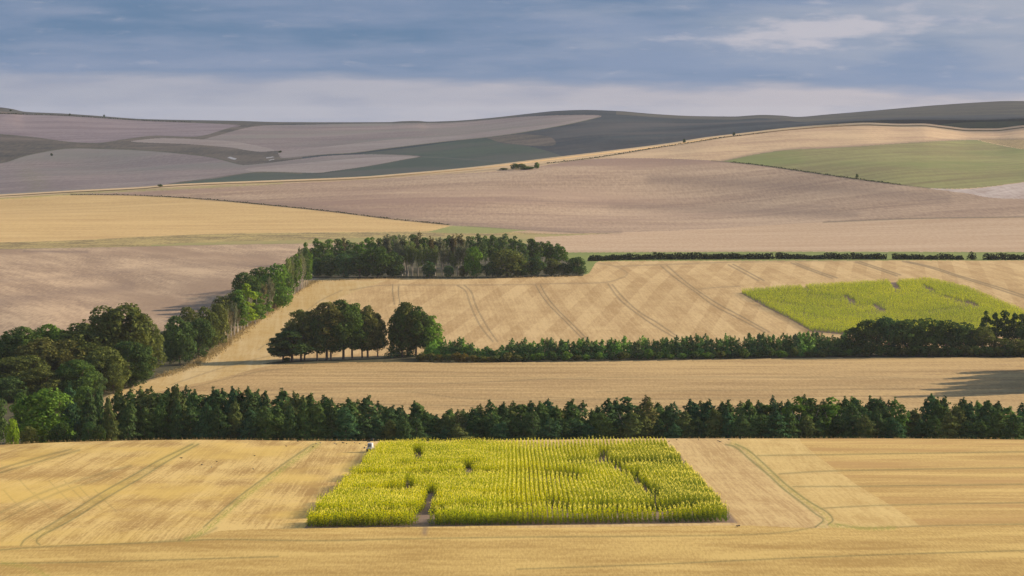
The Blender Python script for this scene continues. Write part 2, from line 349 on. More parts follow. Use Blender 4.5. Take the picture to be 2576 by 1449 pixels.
M['rough'] = ground_mat('rough_dry_grass', (.40, .31, .12), (.20, .15, .07), angle=85, row=3, row_len=20, row_str=.4, patch=20, patch_str=.7, fine=1.5, fine_str=.6)
M['bright_grass'] = ground_mat('bright_meadow', (.27, .27, .095), (.22, .23, .075), angle=85, row=6, row_len=60, patch=60, patch_str=.3, fine=2)
M['strip_grass'] = ground_mat('strip_of_grass', (.20, .235, .055), (.16, .19, .05), angle=90, row=6, row_len=60, patch=60, patch_str=.3, fine=2)
M['wood_floor'] = ground_mat('woodland_floor', (.085, .075, .035), (.05, .045, .02), patch=6, fine=1)
M['tan_verge'] = ground_mat('tan_verge', (.40, .29, .14), (.20, .15, .07), patch=6, patch_str=.6, fine=.9, fine_str=.7, row_str=.2)
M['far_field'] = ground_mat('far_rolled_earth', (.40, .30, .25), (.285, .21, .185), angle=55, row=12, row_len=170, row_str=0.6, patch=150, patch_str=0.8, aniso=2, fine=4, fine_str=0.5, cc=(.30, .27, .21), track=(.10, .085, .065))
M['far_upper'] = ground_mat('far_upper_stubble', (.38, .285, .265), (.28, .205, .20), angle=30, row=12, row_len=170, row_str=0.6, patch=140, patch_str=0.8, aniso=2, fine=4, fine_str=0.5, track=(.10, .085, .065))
M['far_light'] = ground_mat('far_pale_lit_stubble', (.45, .355, .29), (.36, .27, .225), angle=70, row=12, row_len=170, row_str=0.5, patch=140, patch_str=0.6, fine=4, fine_str=.3)
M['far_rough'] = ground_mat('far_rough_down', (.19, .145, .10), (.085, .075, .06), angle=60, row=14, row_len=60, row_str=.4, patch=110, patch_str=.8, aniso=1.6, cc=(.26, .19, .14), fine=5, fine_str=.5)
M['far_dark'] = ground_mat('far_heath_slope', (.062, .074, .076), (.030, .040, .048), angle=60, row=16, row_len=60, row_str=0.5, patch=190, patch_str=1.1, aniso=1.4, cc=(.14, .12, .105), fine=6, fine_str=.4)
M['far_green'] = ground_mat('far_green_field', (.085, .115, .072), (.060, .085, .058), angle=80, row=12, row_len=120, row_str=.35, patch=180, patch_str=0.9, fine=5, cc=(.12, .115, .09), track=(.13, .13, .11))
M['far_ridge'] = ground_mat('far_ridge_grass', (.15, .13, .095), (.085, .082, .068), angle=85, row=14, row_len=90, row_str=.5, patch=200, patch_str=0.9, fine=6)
M['chalk'] = ground_mat('bare_chalk', (.62, .57, .53), (.50, .45, .41), patch=20, fine=3)

# ------------------------------------------------------------------ which field is where
fx = (xc[None, :-1] + xc[None, 1:]) / 2 * np.ones((NR - 1, 1)); fy = (Y[:-1, :-1] + Y[1:, :-1] + Y[:-1, 1:] + Y[1:, 1:]) / 4
fs = np.repeat(np.maximum(SH[:-1], SH[:-1])[:, None], NC - 1, 1)
ZN = ['front_left', 'front_bottom', 'front_side', 'front_light', 'front_right', 'valley', 'checker', 'headland', 'plough_left', 'golden', 'pink', 'dome', 'ridge', 'upper_right', 'green_hill', 'chalky', 'grass', 'rough',
      'bright_grass', 'strip_grass', 'wood_floor', 'tan_verge', 'far_field', 'far_upper', 'far_light', 'far_rough', 'far_dark', 'far_green', 'far_ridge', 'chalk']
ZI = {n: i for i, n in enumerate(ZN)}
zone = np.zeros(fx.shape, np.int16)
def jit(pts): return catmull(pts, 5)
def paint(name, sheet, pts, sm=True):
    p = np.array(pts, float)
    if sm: p = catmull(np.vstack([p, p[:1]]), 5)
    m = inside(fx, fy, p) & (fs == sheet); zone[m] = ZI[name]
def below(name, sheet, pts, x0=-1e9, x1=1e9):
    f = curve_f(pts); m = (fs == sheet) & (fy > f(fx)) & (fx > x0) & (fx < x1); zone[m] = ZI[name]
BIG = 99999
# front field
zone[fs == 0] = ZI['front_left']
mR = (fs == 0) & (fx > 1300); zone[mR] = ZI['front_side']
lt = lambda y: np.interp(y, [1100, 1114, 1157, 1221, 1264, 1310, 1340], [2010, 2016, 2069, 2158, 2229, 2300, 2330])
lc = lambda y: np.interp(y, [1100, 1118, 1125, 1157, 1192, 1228, 1264, 1292, 1310], [1838, 1840, 1866, 1898, 1938, 1975, 2024, 2066, 2082])
zone[(fs == 0) & (fx > lc(fy)) & (fy < 1400)] = ZI['front_light']
zone[(fs == 0) & (fx > lt(fy)) & (fy < 1400)] = ZI['front_right']
below('front_bottom', 0, [(-500, 1378), (60, 1372), (300, 1366), (470, 1358), (560, 1335), (780, 1329), (1300, 1328), (1860, 1322), (2050, 1328), (2200, 1326), (2320, 1326), (2576, 1320), (3200, 1318)])
# sheet 1: from the valley up to the bright ridge
zone[fs == 1] = ZI['ridge']
V1 = [(-500, 520), (0, 499), (107, 492), (213, 484.5), (355, 477), (533, 468), (710, 459), (913, 451), (1007, 444), (1150, 435), (1238, 427), (1300, 424), (1359, 414), (1505, 396), (1647, 373), (1734, 360), (1841, 343), (1929, 332), (2018, 323), (2107, 315), (2181, 310.5), (2300, 311.5), (3000, 300)]
below('upper_right', 1, V1)
UR = [(1390, 414), (1505, 400), (1600, 398), (1700, 398), (1790, 402), (1850, 406)]
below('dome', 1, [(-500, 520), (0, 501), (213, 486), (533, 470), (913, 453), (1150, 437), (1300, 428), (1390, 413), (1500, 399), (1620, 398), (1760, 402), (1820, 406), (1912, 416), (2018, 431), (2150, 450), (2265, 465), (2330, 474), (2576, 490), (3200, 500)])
paint('green_hill', 1, [(1815, 406), (1900, 388), (1990, 376), (2107, 371), (2267, 360), (2373, 354), (2452, 352), (2478, 357), (2540, 370), (2600, 380), (2700, 400), (2700, 455), (2576, 458), (2500, 468), (2430, 474), (2355, 474), (2265, 465), (2150, 450), (2018, 431), (1912, 416)])
paint('tan_verge', 1, [(2478, 356), (2470, 350), (2600, 349), (2700, 352), (2700, 398), (2590, 378), (2540, 369)])
paint('chalky', 1, [(2330, 474), (2430, 475.5), (2500, 469), (2576, 459), (2700, 450), (2700, 498), (2560, 500), (2490, 497), (2430, 486)])
H1R = [(1128, 566), (1327, 578.5), (1469, 587), (1576, 584), (1743, 578), (1912, 568), (2071, 559), (2302, 550), (2576, 545.5), (3200, 540)]
below('pink', 1, H1R, 1128)
H1L = [(-500, 520), (0, 500), (100, 493), (178, 490.5), (320, 491.5), (497, 500.5), (675, 516.5), (830, 532.5), (972, 550), (1128, 566)]
below('golden', 1, H1L, -BIG, 1129)
below('rough', 1, [(-500, 618), (0, 610), (178, 605), (355, 596), (604, 587), (913, 584), (1071, 582), (1128, 574), (1300, 584), (1420, 588), (1560, 586), (1576, 586)], -BIG, 1560)
paint('bright_grass', 1, [(1075, 584), (1135, 568), (1220, 571), (1327, 580), (1240, 587), (1150, 587)], False)
below('grass', 1, [(-500, 628), (0, 618), (391, 615), (450, 612), (600, 607), (756, 604), (900, 599), (1200, 594), (1330, 590), (1520, 589)], 380, 1500)
below('pink', 1, [(1200, 605), (1340, 597), (1400, 594), (1500, 589), (1576, 586), (3200, 586)], 1345)
below('plough_left', 1, [(-500, 630), (0, 626), (391, 619), (533, 616), (756, 613), (900, 612)], -BIG, 960)
below('strip_grass', 1, [(900, 636), (1412, 635), (2000, 633), (2576, 634), (3200, 634)], 1000)
below('checker', 1, [(700, 700), (790, 706), (1000, 698), (1300, 698), (1440, 694), (1482, 688), (1492, 672), (1500, 658), (1700, 656), (2576, 655), (3200, 655)], 760)
BELT = [(250, 1010), (330, 975), (400, 951), (480, 926), (560, 876), (620, 826), (680, 785), (730, 745), (790, 710), (830, 704)]
beltx = lambda y: np.interp(-y, [-1100, -1000, -975, -951, -926, -876, -826, -785, -745, -710, -700], [180, 270, 330, 400, 480, 560, 620, 680, 730, 790, 830])
m = (fs == 1) & (fy > 700) & (fx > beltx(fy)); zone[m & (fx < 1000)] = ZI['checker']
m = (fs == 1) & (fy > 706) & (fx > beltx(fy)) & (fx < beltx(fy) + np.interp(fy, [706, 760, 860, 1000], [170, 120, 130, 300])); zone[m] = ZI['headland']
m = (fs == 1) & (fy > 690) & (fx <= beltx(fy)) & (fx > beltx(fy) - np.interp(fy, [690, 760, 900, 1000], [26, 34, 60, 120])); zone[m] = ZI['tan_verge']
m = (fs == 1) & (fy > 845) & (fx <= beltx(fy) - 25); zone[m] = ZI['wood_floor']
m = (fs == 1) & (fy > 925) & (fx <= beltx(fy) - 10); zone[m] = ZI['wood_floor']
below('valley', 1, [(-500, 1100), (250, 1030), (400, 985), (560, 950), (700, 917), (860, 911), (1060, 909), (1400, 911), (1800, 905), (2200, 898), (2576, 897), (3200, 897)], 250)
paint('wood_floor', 1, [(785, 700), (800, 640), (1000, 610), (1300, 610), (1410, 645), (1462, 672), (1468, 690), (1440, 695), (1200, 700), (1000, 700)])
paint('wood_floor', 1, [(660, 915), (720, 908), (900, 903), (1060, 896), (1600, 893), (2150, 888), (2650, 884), (2650, 899), (2200, 899), (1800, 905), (1400, 911), (1060, 911), (860, 912), (720, 917)])
m = (fs == 1) & (fy > 1062); zone[m] = ZI['wood_floor']
# sheet 2: the shaded downs
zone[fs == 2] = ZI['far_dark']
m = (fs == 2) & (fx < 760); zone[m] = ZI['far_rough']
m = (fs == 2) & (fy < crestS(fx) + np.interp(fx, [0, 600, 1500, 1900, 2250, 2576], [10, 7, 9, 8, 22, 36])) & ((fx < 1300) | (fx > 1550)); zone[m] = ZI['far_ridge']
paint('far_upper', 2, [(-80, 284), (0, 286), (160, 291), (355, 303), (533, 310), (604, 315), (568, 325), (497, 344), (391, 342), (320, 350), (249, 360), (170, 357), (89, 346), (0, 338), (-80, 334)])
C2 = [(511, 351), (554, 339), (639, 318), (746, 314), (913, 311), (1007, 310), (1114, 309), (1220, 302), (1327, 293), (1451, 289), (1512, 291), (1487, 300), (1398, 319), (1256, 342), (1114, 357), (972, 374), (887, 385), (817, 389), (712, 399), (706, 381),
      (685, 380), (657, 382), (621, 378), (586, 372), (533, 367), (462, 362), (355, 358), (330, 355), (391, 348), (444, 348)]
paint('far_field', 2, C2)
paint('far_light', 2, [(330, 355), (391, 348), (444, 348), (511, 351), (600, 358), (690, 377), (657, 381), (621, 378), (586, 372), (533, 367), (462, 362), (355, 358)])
paint('far_light', 2, [(712, 398), (708, 382), (830, 368), (972, 352), (1114, 343), (1256, 328), (1400, 310), (1500, 294), (1487, 300), (1398, 319), (1256, 342), (1114, 357), (972, 374), (887, 385), (817, 388)])  # light on the lower slope, painted as a paler tone
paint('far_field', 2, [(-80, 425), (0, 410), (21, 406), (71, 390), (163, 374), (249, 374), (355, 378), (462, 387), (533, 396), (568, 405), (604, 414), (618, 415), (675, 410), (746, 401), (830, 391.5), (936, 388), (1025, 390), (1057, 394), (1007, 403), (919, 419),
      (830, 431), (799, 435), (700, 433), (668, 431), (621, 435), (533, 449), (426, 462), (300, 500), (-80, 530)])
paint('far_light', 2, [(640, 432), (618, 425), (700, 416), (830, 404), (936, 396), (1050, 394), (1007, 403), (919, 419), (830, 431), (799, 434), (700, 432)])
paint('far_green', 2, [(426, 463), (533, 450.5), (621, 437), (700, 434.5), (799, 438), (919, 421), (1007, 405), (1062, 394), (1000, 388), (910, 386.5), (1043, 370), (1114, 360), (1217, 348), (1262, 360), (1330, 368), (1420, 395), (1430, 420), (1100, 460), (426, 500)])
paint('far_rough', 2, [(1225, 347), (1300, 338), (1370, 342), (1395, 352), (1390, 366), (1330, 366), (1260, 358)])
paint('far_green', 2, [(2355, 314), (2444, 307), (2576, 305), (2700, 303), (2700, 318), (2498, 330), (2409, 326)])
for a in ([(572, 397), (578, 394), (596, 399), (590, 402)], [(669, 396.5), (688, 393.5), (689, 395.5), (670, 398.5)], [(676, 402.5), (690, 399.5), (691, 401), (677, 404)]):
    paint('chalk', 2, a, False)

# ------------------------------------------------------------------ wheel tracks, weeds, bare soil and painted shade written on the ground as masks
trk = np.zeros((NR, NC), np.float32); weed = np.zeros((NR, NC), np.float32); earth = np.zeros((NR, NC), np.float32)
def stroke(arr, sheet, pts, w, s, dash=0.0, sm=True):
    p = catmull(pts, 8) if sm else np.array(pts, float)
    i0, n = {0: (iA, nA), 1: (iB, nB), 2: (iC, nC_)}[sheet]
    YY = Y[i0:i0 + n]; A = arr[i0:i0 + n]
    for k in range(len(p) - 1):
        (x0, y0), (x1, y1) = p[k], p[k + 1]
        ww = w if not isinstance(w, tuple) else w[0] + (w[1] - w[0]) * k / max(1, len(p) - 2)
        j0, j1 = np.searchsorted(xc, min(x0, x1) - 3 * ww), np.searchsorted(xc, max(x0, x1) + 3 * ww)
        if j1 <= j0: continue
        yy = YY[:, j0:j1]; xx = xc[None, j0:j1]
        dx, dy = x1 - x0, y1 - y0; L = dx * dx + dy * dy + 1e-9
        t = np.clip(((xx - x0) * dx + (yy - y0) * dy) / L, 0, 1)
        r = np.hypot(xx - x0 - t * dx, yy - y0 - t * dy)
        v = s * np.exp(-(r / ww) ** 2)
        A[:, j0:j1] = np.maximum(A[:, j0:j1], v)
def pair(sheet, a, b, w, s):
    stroke(trk, sheet, a, w, s); stroke(trk, sheet, b, w, s)
# front field, left
pair(0, [(485, 1117), (400, 1158), (330, 1198), (250, 1243), (150, 1306), (70, 1352), (52, 1372)], [(500, 1117), (422, 1160), (352, 1204), (272, 1250), (180, 1308), (104, 1348), (92, 1362), (100, 1370)], 2.2, .65)
stroke(weed, 0, [(492, 1117), (411, 1159), (341, 1201), (261, 1247), (165, 1307), (85, 1352)], 6, .35)
stroke(trk, 0, [(-30, 1386), (100, 1376), (300, 1368), (450, 1361), (560, 1357), (800, 1360), (1000, 1356), (1300, 1351), (1660, 1349)], 2.1, .5)
stroke(trk, 0, [(1660, 1349), (1873, 1345), (1980, 1338), (2051, 1326)], 2.1, .4)
stroke(trk, 0, [(2051, 1326), (2071, 1308), (2051, 1292), (2016, 1264), (1969, 1228), (1930, 1192), (1888, 1157), (1852, 1126), (1825, 1118)], 2.1, .8)
stroke(trk, 0, [(300, 1369), (430, 1360), (510, 1345), (545, 1328)], 3, .4)
stroke(weed, 0, [(800, 1117), (745, 1155), (672, 1208), (600, 1262), (522, 1330), (470, 1356)], 6.5, .9)
stroke(trk, 0, [(788, 1117), (733, 1153), (660, 1206), (590, 1258), (512, 1326)], 2.2, .65)
pair(0, [(180, 1130), (100, 1150), (-10, 1182)], [(200, 1132), (110, 1158), (-10, 1192)], 2.5, .5)
for k in range(7):
    r = random.Random(k); x = 10 + k * 38; y = 1200 + r.random() * 40
    stroke(trk, 0, [(x, y), (x + 20, y + 22), (x + 55, y + 55)], 1.6, .28)
stroke(trk, 0, [(-20, 1300), (110, 1238), (260, 1190), (330, 1172)], 3, .3)
stroke(trk, 0, [(-20, 1322), (120, 1250), (280, 1196)], 3, .25)
# front field, right
stroke(trk, 0, [(1850, 1117), (1880, 1131), (1909, 1155), (1945, 1189), (1980, 1221), (2033, 1260), (2080, 1288), (2095, 1308), (2082, 1320)], 2.1, .8)
stroke(weed, 0, [(1840, 1117), (1866, 1128), (1898, 1156), (1938, 1191), (1975, 1225), (2024, 1262), (2066, 1290), (2082, 1308), (2070, 1322)], 8, .5)
for a in ([(1905, 1146), (2069, 1144), (2265, 1141), (2600, 1136)], [(1960, 1192), (2122, 1184), (2600, 1176)], [(1995, 1224), (2194, 1223), (2600, 1218)], [(2062, 1279), (2194, 1272), (2371, 1268), (2600, 1264)],
          [(2100, 1318), (2176, 1328), (2336, 1323), (2600, 1318)], [(1300, 1432), (1660, 1419), (2087, 1400), (2600, 1384)], [(-20, 1418), (300, 1412), (700, 1400)]):
    stroke(trk, 0, a, 2.0, .5)
stroke(weed, 0, [(2090, 1320), (2176, 1329), (2250, 1328)], 5, .8)
stroke(weed, 0, [(-20, 1414), (60, 1425), (120, 1449)], 7, .5)
# middle field
for a, b in (([(988, 716), (988, 735), (992, 765)], [(1004, 716), (1002, 735), (1006, 765)]),
             ([(1149, 717), (1170, 731), (1181, 759), (1192, 788), (1213, 827), (1241, 860)], [(1167, 717), (1185, 734), (1195, 763), (1210, 795), (1231, 830), (1252, 860)]),
             ([(1348, 718), (1362, 742), (1384, 770), (1416, 802), (1468, 855)], [(1359, 716), (1373, 742), (1398, 774), (1433, 809), (1480, 855)]),
             ([(1529, 714), (1556, 750), (1592, 781), (1637, 813), (1695, 848)], [(1540, 716), (1569, 750), (1610, 786), (1655, 813), (1707, 848)]),
             ([(1662, 668), (1700, 700), (1746, 732), (1795, 768), (1854, 799), (1925, 836)], [(1678, 668), (1719, 704), (1759, 734), (1809, 766), (1863, 795), (1935, 835)]),
             ([(1832, 666), (1863, 682), (1909, 707)], [(1844, 665), (1877, 682), (1922, 706)]), ([(1990, 661), (2044, 682), (2094, 700)], [(2001, 661), (2056, 682), (2106, 699)]),
             ([(2153, 659), (2257, 694)], [(2163, 658), (2266, 692)]), ([(2270, 657), (2338, 673), (2406, 695), (2497, 723), (2600, 757)], [(2281, 657), (2350, 673), (2418, 695), (2510, 722), (2600, 751)])):
    pair(1, a, b, 1.5, .9)
for a in ([(1501, 661), (1547, 670), (1578, 688), (1556, 702), (1515, 711), (1411, 713), (1300, 716), (1100, 717), (960, 718), (880, 730)], [(1547, 670), (1664, 666), (1863, 659), (2200, 656)], [(1746, 728), (1804, 723), (1862, 720)]):
    stroke(trk, 1, a, 1.8, .45)
for a in ([(430, 968), (560, 925), (690, 893), (760, 885)], [(480, 975), (650, 935), (760, 925)], [(700, 962), (1100, 965), (1500, 950), (2100, 948)], [(600, 995), (1000, 985), (1250, 1005), (2000, 1000)], [(600, 1010), (1300, 1022), (2576, 1030)],
          [(860, 730), (800, 760), (740, 810), (650, 880)], [(1000, 945), (1250, 948), (1500, 955)], [(1500, 985), (2300, 978)]):
    stroke(trk, 1, a, 1.7, .42)
for k in range(26):
    r = random.Random(100 + k); x = r.uniform(350, 2300); y = r.uniform(925, 1050); L = r.uniform(150, 600)
    stroke(trk, 1, [(x, y), (x + L / 2, y + r.uniform(-3, 3)), (x + L, y + r.uniform(-5, 5))], r.uniform(.8, 1.6), r.uniform(.15, .4))
# field margins of the upper land: narrow strips of longer grass
stroke(trk, 1, [(a, b) for a, b in V1 if -100 < a < 2150], 1.7, .55)
stroke(weed, 1, [(-20, 501), (107, 494), (213, 486), (355, 479), (533, 470), (710, 461)], 2.6, .7)
stroke(trk, 1, [(178, 490), (320, 491), (497, 500), (675, 516), (830, 532), (972, 549.5), (1128, 565.5), (1327, 578), (1469, 586.5)], 1.6, .6)
stroke(earth, 1, [(497, 497), (675, 511), (830, 526), (972, 544), (1128, 560), (1327, 573), (1469, 583), (1560, 584)], 5, .45)
stroke(trk, 1, [(2071, 559), (2302, 550), (2600, 545.5)], 1.6, .75)
stroke(trk, 1, [(1790, 404), (1912, 416), (2018, 431), (2150, 450), (2265, 465), (2340, 474)], 1.8, .75)
stroke(earth, 1, [(1816, 405), (1900, 387), (1990, 375), (2107, 370), (2267, 359), (2373, 353), (2452, 350), (2600, 348)], 3.2, .5)
stroke(earth, 1, [(1640, 452), (1850, 460), (2100, 476), (2380, 498)], 15, .5)  # shade on the dome's right side, painted as a dark band
stroke(earth, 1, [(1540, 518), (1800, 528), (2150, 540)], 11, .45)  # second painted shade band, lower on the dome
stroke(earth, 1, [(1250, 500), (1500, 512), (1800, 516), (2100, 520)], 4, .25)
stroke(earth, 1, [(-60, 765), (120, 742), (330, 720)], 14, .4)  # shading of the left rolled field, painted as a dark band
stroke(earth, 1, [(-60, 705), (150, 700), (420, 672), (700, 668)], 5, .25)
stroke(trk, 1, [(-20, 627), (391, 619), (533, 616), (756, 612)], 1.6, .3)
stroke(earth, 1, [(60, 632), (140, 633), (220, 634)], 3, .6)
stroke(earth, 1, [(1400, 632), (2000, 631), (2600, 631)], 2, .15)
for a in ([(0, 286), (160, 291), (355, 303), (533, 310), (604, 315)], [(604, 315), (568, 325), (497, 344), (391, 342), (320, 350), (249, 360), (170, 357), (89, 346), (0, 338)], [(0, 410), (21, 406), (71, 390), (163, 374), (249, 374), (355, 378), (462, 387), (533, 396), (604, 414)],
          [(710, 399), (817, 389), (887, 385), (972, 374), (1114, 357), (1256, 342), (1398, 319), (1487, 300), (1512, 291)], [(1062, 394), (1007, 404), (919, 420), (799, 436), (700, 434), (621, 436), (426, 463)], [(936, 387), (1025, 390), (1060, 394), (1130, 398), (1300, 410)]):
    stroke(trk, 2, a, 1.2, .6)
stroke(weed, 2, [(70, 440), (100, 460), (90, 480)], 22, .22)
# maize plots: soil between the stems
def soil(sheet, pts):
    m = inside(xg * np.ones((NR, 1)), Y, np.array(pts, float)) & (SH == sheet)[:, None]; earth[m] = .9
MAIZE1 = [(772, 1327), (1838, 1313), (1676, 1128), (960, 1132)]
MAIZE2 = [(1862, 737), (1950, 729), (2050, 722), (2240, 711), (2340, 707), (2430, 727), (2530, 768), (2650, 818), (2560, 846), (2130, 842), (2040, 834), (1985, 802), (1920, 770)]
soil(0, [(765, 1329), (1850, 1315), (1690, 1126), (945, 1131)]); soil(1, MAIZE2); earth[(earth > .89) & (SH == 1)[:, None]] = .99
stroke(earth, 0, [(1690, 1126), (1852, 1314)], 3, .75, sm=False)
stroke(earth, 0, [(1068, 1340), (1070, 1328)], 7, .6, sm=False)

OBJ = [('stubble_field', 'golden stubble field in the foreground crossed by tractor tracks around the maize plot', ['front_left', 'front_bottom', 'front_side', 'front_light', 'front_right'], 'field'),
       ('stubble_field', 'tan stubble valley floor right behind the front conifer belt', ['valley'], 'field'),
       ('stubble_field', 'stubble slope with crossing pale and dark harvest bands below the long hedge', ['checker', 'headland'], 'field'),
       ('ploughed_field', 'pinkish brown rolled field on the left above the big trees', ['plough_left'], 'field'),
       ('stubble_field', 'golden yellow stubble field on the left below the long thin hedge', ['golden'], 'field'),
       ('stubble_field', 'pale pink stubble band right above the green strip and hedge', ['pink'], 'field'),
       ('ploughed_field', 'broad pinkish brown dome of rolled earth in the middle distance', ['dome'], 'field'),
       ('stubble_field', 'pale straw strip along the crest of the bright ridge', ['ridge'], 'field'),
       ('stubble_field', 'pale stubble slope above the green pasture at upper right', ['upper_right'], 'field'),
       ('pasture', 'green striped pasture on the hill at right', ['green_hill'], 'field'),
       ('bare_earth', 'pale chalky earth below the green pasture at the right edge', ['chalky', 'tan_verge'], 'earth'),
       ('meadow', 'meadow and rough grass strips behind the middle wood', ['grass', 'rough', 'bright_grass'], 'meadow'),
       ('grass_strip', 'narrow green grass strip behind the dark hedge', ['strip_grass'], 'grass strip'),
       ('woodland_floor', 'dark leaf litter under the woods and tree belts', ['wood_floor'], 'woodland floor'),
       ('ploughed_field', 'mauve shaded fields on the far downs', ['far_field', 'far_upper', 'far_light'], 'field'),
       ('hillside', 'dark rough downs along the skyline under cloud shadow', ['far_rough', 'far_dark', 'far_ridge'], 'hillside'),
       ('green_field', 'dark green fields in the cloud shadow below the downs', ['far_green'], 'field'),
       ('chalk_patch', 'small white patches of bare chalk in the far valley', ['chalk'], 'chalk')]
VW = np.stack([Xw, D, Zw], -1).reshape(-1, 3)
idx = np.arange(NR * NC).reshape(NR, NC)
quads = np.stack([idx[:-1, :-1], idx[:-1, 1:], idx[1:, 1:], idx[1:, :-1]], -1).reshape(-1, 4); zf = zone.ravel()
for name, label, zs, cat in OBJ:
    ids = [ZI[z] for z in zs]; sel = np.isin(zf, ids)
    if not sel.any(): continue
    q = quads[sel]; u, inv = np.unique(q, return_inverse=True)
    lut = np.zeros(len(ZN), int)
    for k, i in enumerate(ids): lut[i] = k
    me = mesh_np(name, VW[u], inv.reshape(-1, 4), [M[z] for z in zs], lut[zf[sel]], True)
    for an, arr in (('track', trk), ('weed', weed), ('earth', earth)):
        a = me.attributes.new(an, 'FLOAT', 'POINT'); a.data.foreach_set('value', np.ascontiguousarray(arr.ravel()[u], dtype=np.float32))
    tag(link(name, me), label, cat, None, 'structure')

# ------------------------------------------------------------------ leaves and wood
def leaf_mat(name, dark, light, trans=0.3, use_obj=True, scale=1.2, tcol=None):
    m = bpy.data.materials.new(name); m.use_nodes = True; nt = m.node_tree; nt.nodes.clear()
    out = nd(nt, 'ShaderNodeOutputMaterial'); di = nd(nt, 'ShaderNodeBsdfDiffuse'); tr = nd(nt, 'ShaderNodeBsdfTranslucent'); mx = nd(nt, 'ShaderNodeMixShader'); mx.inputs[0].default_value = trans
    tc = nd(nt, 'ShaderNodeTexCoord'); oi = nd(nt, 'ShaderNodeObjectInfo')
    av = nd(nt, 'ShaderNodeVectorMath'); av.operation = 'ADD'; nt.links.new(tc.outputs['Object'], av.inputs[0]); nt.links.new(oi.outputs['Location'], av.inputs[1])
    n = noise(nt, av.outputs[0], scale, 4, .7); n2 = noise(nt, av.outputs[0], scale * .25, 2, .5)
    t = math_n(nt, 'ADD', sstep(nt, n, .3, .72), math_n(nt, 'MULTIPLY', math_n(nt, 'SUBTRACT', n2, .5), 1.2), True)
    c = mix_c(nt, t, dark, light)
    if use_obj:
        mu = nd(nt, 'ShaderNodeMix', data_type='RGBA', blend_type='MULTIPLY'); mu.inputs[0].default_value = 1.0
        nt.links.new(c, mu.inputs[6]); nt.links.new(oi.outputs['Color'], mu.inputs[7]); c = mu.outputs[2]
    nt.links.new(c, di.inputs[0]); nt.links.new(c, tr.inputs[0])
    nt.links.new(di.outputs[0], mx.inputs[1]); nt.links.new(tr.outputs[0], mx.inputs[2]); nt.links.new(mx.outputs[0], out.inputs[0])
    return m
def bark_mat(name, a, b):
    m = bpy.data.materials.new(name); m.use_nodes = True; nt = m.node_tree; bs = nt.nodes['Principled BSDF']; bs.inputs['Roughness'].default_value = .9
    tc = nd(nt, 'ShaderNodeTexCoord'); c = mix_c(nt, noise(nt, tc.outputs['Object'], 2.5, 4), a, b); nt.links.new(c, bs.inputs['Base Color']); return m
LEAF = leaf_mat('broad_leaves', (.048, .075, .026), (.135, .175, .048), .28, scale=.9)
NEEDLE = leaf_mat('conifer_needles', (.041, .070, .031), (.125, .165, .055), .2, scale=1.0)
TWIG = leaf_mat('sparse_birch_leaves', (.10, .105, .05), (.17, .165, .085), .35, scale=1.0)
BARK = bark_mat('brown_bark', (.12, .075, .05), (.20, .13, .09))
PALE = bark_mat('pale_bark', (.27, .225, .17), (.42, .36, .29))

def cards(P, N, size, rng, asp=.62, jitter=.6, droop=0.0):
    n = len(P); N = N + rng.normal(0, jitter, (n, 3)); N /= np.linalg.norm(N, axis=1)[:, None] + 1e-9
    a = rng.normal(0, 1, (n, 3)); a[:, 2] -= droop
    a -= (a * N).sum(1)[:, None] * N; a /= np.linalg.norm(a, axis=1)[:, None] + 1e-9
    b = np.cross(N, a); s = (size * rng.uniform(.6, 1.35, n))[:, None] if np.isscalar(size) else (size * rng.uniform(.7, 1.3, n))[:, None]
    V = np.stack([P - a * s, P + b * s * asp - a * s * .15, P + a * s, P - b * s * asp + a * s * .1], 1).reshape(-1, 3)
    return V, np.arange(4 * n).reshape(-1, 4)
def tube(path, rad, sides=6):
    p = np.array(path, float); V = []; Fq = []
    for i in range(len(p)):
        t = p[min(i + 1, len(p) - 1)] - p[max(i - 1, 0)]; t /= np.linalg.norm(t) + 1e-9
        r = np.array([1, 0, 0]) if abs(t[0]) < .8 else np.array([0, 1, 0]); u = np.cross(t, r); u /= np.linalg.norm(u); v = np.cross(t, u)
        for k in range(sides):
            a = 2 * math.pi * k / sides; V.append(p[i] + rad[i] * (math.cos(a) * u + math.sin(a) * v))
    for i in range(len(p) - 1):
        for k in range(sides):
            a = i * sides + k; b = i * sides + (k + 1) % sides; Fq.append((a, b, b + sides, a + sides))
    return np.array(V), np.array(Fq)
def join(parts):
    V, Fq, o = [], [], 0
    for v, f in parts:
        V.append(v); Fq.append(f + o); o += len(v)
    return np.vstack(V), np.vstack(Fq)

